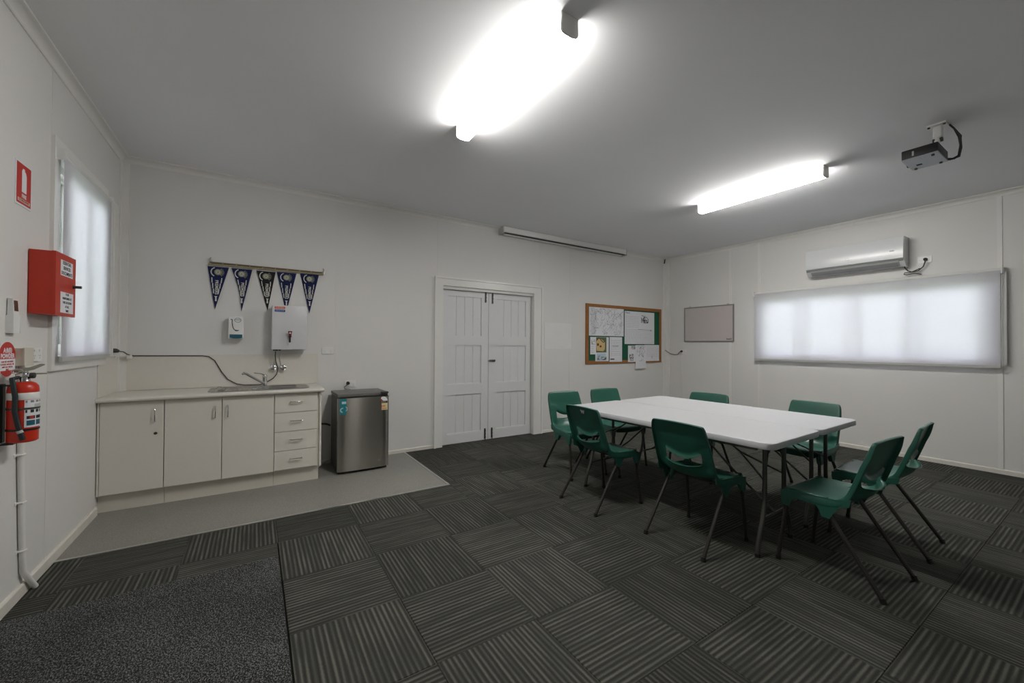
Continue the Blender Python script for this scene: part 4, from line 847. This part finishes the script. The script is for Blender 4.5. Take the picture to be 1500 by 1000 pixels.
# round sign
dsn = thing('round_sign', (L, 2.915, 1.135), 'round red and white sign on the left wall beside the fire extinguisher', 'sign')
mb = MB(); PL.disc(mb, 2.910, 1.220, 0.085, 0.0065, 0.009, 40); mb.build('plate', PAPER, dsn)
mb = MB(); PL.disc(mb, 2.910, 1.220, 0.083, 0.009, 0.0096, 30, 0.02, PI-0.02); mb.build('red_top', REDL, dsn)
mb = MB(); PL.disc(mb, 2.910, 1.220, 0.083, 0.009, 0.0096, 20, PI+0.70, 2*PI-0.70); mb.build('red_foot', REDL, dsn)
PL.text('A:B(E)', 2.912, 1.262, 0.030, 0.0096, PAPER, dsn, bold=0.0012); PL.text('POWDER', 2.912, 1.235, 0.030, 0.0096, PAPER, dsn, bold=0.0012)
for k, tx in enumerate(['FOR USE ON PAPER', 'TEXTILES, WOOD, OIL', 'AND ELECTRICAL', 'FIRES']): PL.text(tx, 2.911, 1.208-0.0125*k, 0.0125, 0.0095, REDL, dsn)
# junction box over outlet
jb = thing('switch_box', (L, 3.05, 1.19), 'plain cream junction box on the left wall behind the extinguisher', 'box')
mb = MB(); PL.rect(mb, 2.985, 3.082, 1.185, 1.272, 0, 0.034); mb.build('case', CREAMPL, jb)
mb = MB(); PL.rect(mb, 2.983, 3.084, 1.183, 1.274, 0.034, 0.040); mb.build('lid', CREAMPL, jb)
# conduit down to floor
cd = thing('conduit_pipe', (L, 3.08, 0.0), 'white conduit pipe running down the left wall below the extinguisher', 'conduit')
mb = MB(); mb.tube([PL.at(3.035, 1.185, 0.014), PL.at(3.045, 0.70, 0.014), PL.at(3.075, 0.25, 0.014), PL.at(3.085, 0.13, 0.016), PL.at(3.12, 0.07, 0.026), PL.at(3.165, 0.008, 0.034)], 0.013, 12); mb.build('pipe', TRIM, cd)
for z, a in ((0.735, 3.043), (0.49, 3.060), (0.24, 3.077)):
    mb = MB(); PL.rect(mb, a-0.032, a+0.032, z-0.008, z+0.008, 0.0, 0.004); mb.tube([PL.at(a-0.016, z, 0.003), PL.at(a-0.014, z, 0.022), PL.at(a, z, 0.029), PL.at(a+0.014, z, 0.022), PL.at(a+0.016, z, 0.003)], 0.005, 6); mb.build('saddle_clip', TRIM, cd)
# fire extinguisher
ex, ey, er = L+0.072, 2.880, 0.051
fe = thing('fire_extinguisher', (ex, ey, 0.825), 'red fire extinguisher with black hose hung on the left wall', 'fire extinguisher')
MB().lathe([(0.043, 0.828), (er, 0.834), (er, 1.075), (0.049, 1.092), (0.040, 1.106), (0.030, 1.112), (0.024, 1.114)], (ex, ey, 0), 'Z', 32).build('cylinder', RED, fe)
MB().lathe([(er+0.0006, 1.030), (er+0.0012, 1.031), (er+0.0012, 1.062), (er+0.0006, 1.063)], (ex, ey, 0), 'Z', 32).build('white_band', WPL, fe)
def wrap(a0, a1, z0, z1, r, nm, m, par, n=10):
    mb = MB(); ang = [a0+(a1-a0)*k/n for k in range(n+1)]
    for q0, q1 in zip(ang, ang[1:]):
        mb.prism([(ex+r*math.cos(q0), ey+r*math.sin(q0), z0), (ex+r*math.cos(q1), ey+r*math.sin(q1), z0), (ex+r*math.cos(q1), ey+r*math.sin(q1), z1), (ex+r*math.cos(q0), ey+r*math.sin(q0), z1)], (0.0008*math.cos((q0+q1)/2), 0.0008*math.sin((q0+q1)/2), 0))
    return mb.build(nm, m, par)
r_ = math.radians
lb_ = wrap(r_(-68), r_(38), 0.899, 1.029, er+0.0004, 'label', PAPER, fe)
for z0, z1, a0, a1, m_ in ((1.016, 1.026, -64, 30, INK), (0.968, 0.982, -64, 30, INKD), (0.938, 0.953, -60, -28, INKD), (0.938, 0.953, -22, 10, INKD), (0.908, 0.932, -60, -28, DTEAL), (0.908, 0.932, -22, 10, DTEAL), (0.988, 1.008, -30, 20, GPL)):
    wrap(r_(a0), r_(a1), z0, z1, er+0.0012, 'label_print', m_, lb_, 4)
wrap(r_(-50), r_(-34), 0.940, 0.951, er+0.0020, 'label_print', REDL, lb_, 2)
for z in (0.888, 0.988): MB().lathe([(er+0.0005, z-0.005), (er+0.003, z-0.004), (er+0.003, z+0.004), (er+0.0005, z+0.005)], (ex, ey, 0), 'Z', 28).build('strap', BLK if z < 0.9 else MATS['bolt_metal'], fe)
MB().lathe([(0.024, 1.112), (0.022, 1.118), (0.020, 1.135), (0.026, 1.138), (0.026, 1.150), (0.016, 1.152), (0.014, 1.165)], (ex, ey, 0), 'Z', 20).build('valve', CHROME, fe)
LV = mat('lever_grey', (142, 140, 126), 0.4, 0.5)
hd = V((0.55, 0.84, 0)).normalized(); hp = V((-hd.y, hd.x, 0))
def lever(pts, wd):
    mb = MB(); mb.prism([V((ex, ey, 0)) + hd*a + V((0, 0, z)) - hp*wd/2 for a, z in pts], hp*wd); return mb
lever([(-0.02, 1.155), (0.085, 1.150), (0.088, 1.144), (-0.02, 1.146)], 0.022).build('carry_handle', LV, fe)
lever([(-0.03, 1.170), (0.0, 1.178), (0.03, 1.180), (0.075, 1.195), (0.078, 1.190), (0.03, 1.168), (-0.03, 1.158)], 0.022).build('squeeze_lever', LV, fe)
mb = MB(); mb.tube([V((ex, ey, 1.163))+V((0.02*math.cos(k/8*2*PI)-0.01, -0.03, 0.012*math.sin(k/8*2*PI))) for k in range(9)], 0.0018, 6); mb.build('pull_pin', CHROME, fe)
mb = MB(); mb.lathe([(0.014, 0), (0.014, 0.014), (0.010, 0.016)], (ex+0.022, ey+0.0, 1.142), 'X', 14); mb.build('pressure_gauge', DGREY, fe)
mb = MB(); hp_ = [(ex-0.01, ey-0.024, 1.135), (ex-0.02, ey-0.05, 1.130), (ex-0.012, ey-0.064, 1.105), (ex-0.005, ey-0.063, 1.05), (ex-0.006, ey-0.062, 0.98), (ex+0.004, ey-0.064, 0.92), (ex+0.014, ey-0.062, 0.875), (ex+0.020, ey-0.059, 0.845)]
mb.tube(hp_, [0.008, 0.0095, 0.0095, 0.0095, 0.0095, 0.0095, 0.0095, 0.0105], 10); mb.build('hose', HOSE, fe)
mb = MB(); mb.cyl((ex+0.009, ey-0.063, 0.890), (ex+0.013, ey-0.062, 0.878), 0.0112, 10); mb.build('hose_clip', GPL, fe)
mb = MB(); mb.box(L+0.0005, L+0.012, ey-0.012, ey+0.012, 0.83, 1.105); mb.box(L+0.0005, ex-0.03, ey-0.036, ey-0.030, 1.095, 1.103); mb.box(L+0.01, ex-0.02, ey-0.03, ey+0.01, 0.820, 0.827); mb.build('bracket', BLK, fe)

# ---------------------------------------------------------------- folding tables
def folding_table(cx, cyy, rot, label):
    hw, hl = 0.364, 0.885
    t = thing('folding_table', (0, 0, 0), label, 'table', 'white folding tables')
    mb = MB(); lp = lambda s, z: [(a, b, z) for a, b in rrect(-hw+s, hw-s, -hl+s, hl-s, 0.06-s*0.5, 7)]
    mb2 = loft(mb, [lp(0.012, 0.700), lp(0.002, 0.7005), lp(0.0, 0.705), lp(0.0, 0.733), lp(0.003, 0.738), lp(0.010, 0.740), lp(0.03, 0.7395)])
    mb.bm.faces.new([mb.bm.verts.new(p) for p in lp(0.012, 0.700)][::-1])
    bmesh.ops.remove_doubles(mb.bm, verts=mb.bm.verts[:], dist=1e-5)
    mb.build('tabletop', TABLE, t)
    for s in (-1, 1):
        y = s*(hl-0.14)
        for sx in (-1, 1):
            pts = [(sx*0.136, y, 0.698), (sx*0.136, y, 0.36), (sx*0.140, y, 0.30), (sx*0.160, y, 0.23), (sx*0.205, y, 0.13), (sx*0.226, y, 0.07), (sx*0.232, y, 0.012)]
            lg = MB().tube(pts, 0.0135, 12).build('leg', TLEG, t)
            MB().cyl((sx*0.232, y, 0.0), (sx*0.232, y, 0.022), 0.0165, 12).build('foot_cap', BLK, lg)
        MB().cyl((-0.165, y, 0.215), (0.165, y, 0.215), 0.010, 10).build('crossbar', TLEG, t)
        MB().cyl((-0.30, y, 0.689), (0.30, y, 0.689), 0.0115, 10).build('hinge_bar', TLEG, t)
        MB().tube([(0.012, y, 0.215), (0.012, y-s*0.30, 0.45), (0.012, y-s*0.56, 0.690)], 0.0075, 8).build('brace', TLEG, t)
        MB().tube([(-0.136, y, 0.45), (0.0, y-s*0.22, 0.57), (0.0, y-s*0.40, 0.690)], 0.006, 8).build('brace', TLEG, t)
        MB().tube([(0.136, y, 0.45), (0.0, y-s*0.22, 0.57)], 0.006, 8).build('brace', TLEG, t)
    mb = MB()
    for sx in (-1, 1): mb.box(sx*0.325-0.008, sx*0.325+0.008, -hl+0.10, hl-0.10, 0.680, 0.700)
    mb.build('rail', TLEG, t)
    t.location = (cx, cyy, 0); t.rotation_euler.z = rot
    return t
folding_table(2.849, 2.030, math.radians(1.6), 'white folding table nearer the double doors')
folding_table(3.579, 2.052, math.radians(1.6), 'white folding table nearer the window wall')

# ---------------------------------------------------------------- chairs
def chair_shell():
    rows = [  # centre u,z | side u,z | half width | kind of cross curve
        (0.240, 0.408, 0.228, 0.416, 0.172, 0), (0.247, 0.430, 0.236, 0.437, 0.186, 0), (0.228, 0.441, 0.213, 0.449, 0.203, 0),
        (0.150, 0.437, 0.145, 0.455, 0.213, 0), (0.070, 0.427, 0.070, 0.456, 0.217, 0), (-0.005, 0.422, 0.0, 0.458, 0.217, 0), (-0.070, 0.432, -0.052, 0.466, 0.215, 0),
        (-0.118, 0.458, -0.082, 0.486, 0.212, 0), (-0.150, 0.495, -0.100, 0.520, 0.211, 1), (-0.160, 0.522, -0.110, 0.545, 0.210, 1),
        (-0.126, 0.582, -0.142, 0.640, 0.208, 1), (-0.138, 0.612, -0.150, 0.668, 0.207, 1), (-0.163, 0.680, -0.162, 0.695, 0.205, 0), (-0.180, 0.745, -0.180, 0.748, 0.201, 0),
        (-0.194, 0.790, -0.193, 0.790, 0.196, 0), (-0.203, 0.812, -0.200, 0.806, 0.182, 0)]
    S = [-1, -0.94, -0.84, -0.72, -0.63, -0.40, -0.20, 0, 0.20, 0.40, 0.63, 0.72, 0.84, 0.94, 1]
    bm = bmesh.new(); G = []
    for uc, zc, us, zs, hw, kd in rows:
        line = []
        for s in S:
            wgt = (1-abs(s)**2.2) if not kd else (math.cos(PI/2*min(1, abs(s)/0.72))**0.8 if abs(s) < 0.72 else 0)
            line.append(bm.verts.new((us+(uc-us)*wgt, s*hw, zs+(zc-zs)*wgt)))
        G.append(line)
    slot = 9
    for r in range(len(G)-1):
        for c in range(len(S)-1):
            if r == slot and 4 <= c <= 9: continue
            bm.faces.new((G[r][c], G[r+1][c], G[r+1][c+1], G[r][c+1]))
    # turned-down / turned-back rim
    def off(r, v):
        if r <= 1: return V((-0.012, 0, -0.030))
        if r <= 6: return V((0.0, 0.006*(1 if v.y > 0 else -1), -0.052))
        if r == 7: return V((-0.022, 0.004*(1 if v.y > 0 else -1), -0.035))
        if r >= 14: return V((-0.020, 0, -0.006))
        return V((-0.026, 0.003*(1 if v.y > 0 else -1), -0.008))
    nR = len(G); loop = []
    for r in range(nR): loop.append((r, G[r][0]))
    for c in range(1, len(S)): loop.append((nR-1, G[-1][c]))
    for r in range(nR-2, -1, -1): loop.append((r, G[r][-1]))
    for c in range(len(S)-2, 0, -1): loop.append((0, G[0][c]))
    low = [bm.verts.new(v.co + off(r, v.co)) for r, v in loop]
    n = len(loop)
    for k in range(n): bm.faces.new((loop[k][1], low[k], low[(k+1) % n], loop[(k+1) % n][1]))
    # lips of the hand slot turned back
    for r, dv in ((slot, V((-0.026, 0, 0.002))), (slot+1, V((-0.014, 0, -0.024)))):
        ed = [bm.verts.new(G[r][c].co + dv) for c in range(4, 11)]
        for k in range(6): bm.faces.new((G[r][4+k], G[r][5+k], ed[k+1], ed[k]))
    bmesh.ops.recalc_face_normals(bm, faces=bm.faces[:])
    me = bpy.data.meshes.new('s'); bm.to_mesh(me); bm.free()
    ob = bpy.data.objects.new('s', me); COL.objects.link(ob)
    so = ob.modifiers.new('so', 'SOLIDIFY'); so.thickness = 0.0055; so.offset = -1
    ss = ob.modifiers.new('ss', 'SUBSURF'); ss.levels = 2; ss.render_levels = 2
    dg = bpy.context.evaluated_depsgraph_get(); m2 = bpy.data.meshes.new_from_object(ob.evaluated_get(dg))
    bpy.data.objects.remove(ob); bpy.data.meshes.remove(me)
    mb = MB(); mb.bm.from_mesh(m2); bpy.data.meshes.remove(m2)
    for s in (-1, 1):       # leg sockets moulded under the rim
        for u0, u1, u2 in ((0.190, 0.198, 0.209), (0.028, 0.018, 0.0)):
            mb.tube([(u0, s*0.186, 0.448), (u1, s*0.194, 0.40), (u2, s*0.2015, 0.346)], [0.028, 0.022, 0.017], 10)
        pl = [(-0.118, 0.478), (-0.108, 0.436), (-0.064, 0.422), (-0.036, 0.378), (-0.020, 0.345), (0.018, 0.345), (0.028, 0.375), (0.048, 0.402), (0.140, 0.402), (0.172, 0.385), (0.186, 0.346), (0.224, 0.345), (0.233, 0.400), (0.234, 0.430), (0.150, 0.449), (0.050, 0.452), (-0.050, 0.460)]
        mb.prism([(a, s*(0.209 if b > 0.42 else 0.2125), b) for a, b in pl], (0, s*0.0075, 0))
    return mb
LEGS = [(0.205, 0.250), (-0.002, -0.250)]
chair0 = thing('school_chair', (0, 0, 0), 'x', 'chair', 'green chairs around the tables')
chair_shell().build('shell', GREEN, chair0)
for s in (-1, 1):
    for u0, u1 in LEGS:
        lg = MB().tube([(u0, s*0.2005, 0.375), (u1, s*0.2125, 0.010)], 0.0115, 10).build('leg', LEGM, chair0)
        MB().tube([(u1-(u1-u0)*0.03, s*0.2122, 0.026), (u1, s*0.2125, 0.0)], 0.0145, 10).build('foot_cap', BLK, lg)
    mb = MB(); mb.tube([(0.20, s*0.188, 0.402), (0.02, s*0.188, 0.402)], 0.010, 8); mb.build('side_rail', LEGM, chair0)
    for k in range(6):
        MB().box(0.055+0.022*k, 0.060+0.022*k, s*0.196-0.008, s*0.196+0.008, 0.392, 0.435).build('seat_rib', BLK, chair0)
for u in (0.19, 0.02): MB().cyl((u, -0.188, 0.402), (u, 0.188, 0.402), 0.009, 8).build('cross_rail', LEGM, chair0)
spots = [(2.455, 2.445, -1.5, 'green chair with a white letter on its back, tucked under the near table'),
         (2.545, 1.638, 0, 'green chair seen from behind at the middle of the near table'),
         (2.925, 0.940, 87, 'green chair at the near end of the tables, side-on, closest to the camera'),
         (3.650, 0.945, 93.5, 'green chair at the near end of the tables, behind another side-on chair'),
         (2.815, 3.175, -96, 'green chair at the far end of the tables, closest to the double doors'),
         (3.425, 3.170, -97, 'green chair at the far end of the tables, below the pinboard'),
         (3.880, 2.440, 188, 'green chair on the window side of the tables, below the whiteboard'),
         (4.105, 1.600, 178, 'green chair on the window side of the tables, below the wide blind')]
for i, (x, y, a, lb) in enumerate(spots):
    c = chair0 if i == 0 else copy_tree(chair0)
    c.location = (x, y, 0); c.rotation_euler.z = math.radians(a); c['label'] = lb
PCh = Plane((-0.187, 0, 0.764), (0, -1, 0), (-0.297, 0, 0.955))
mk = PCh.text('W', 0.0, 0.0, 0.042, 0.010, PAPER, None, 'marking', bold=0.002)
mk.parent = chair0
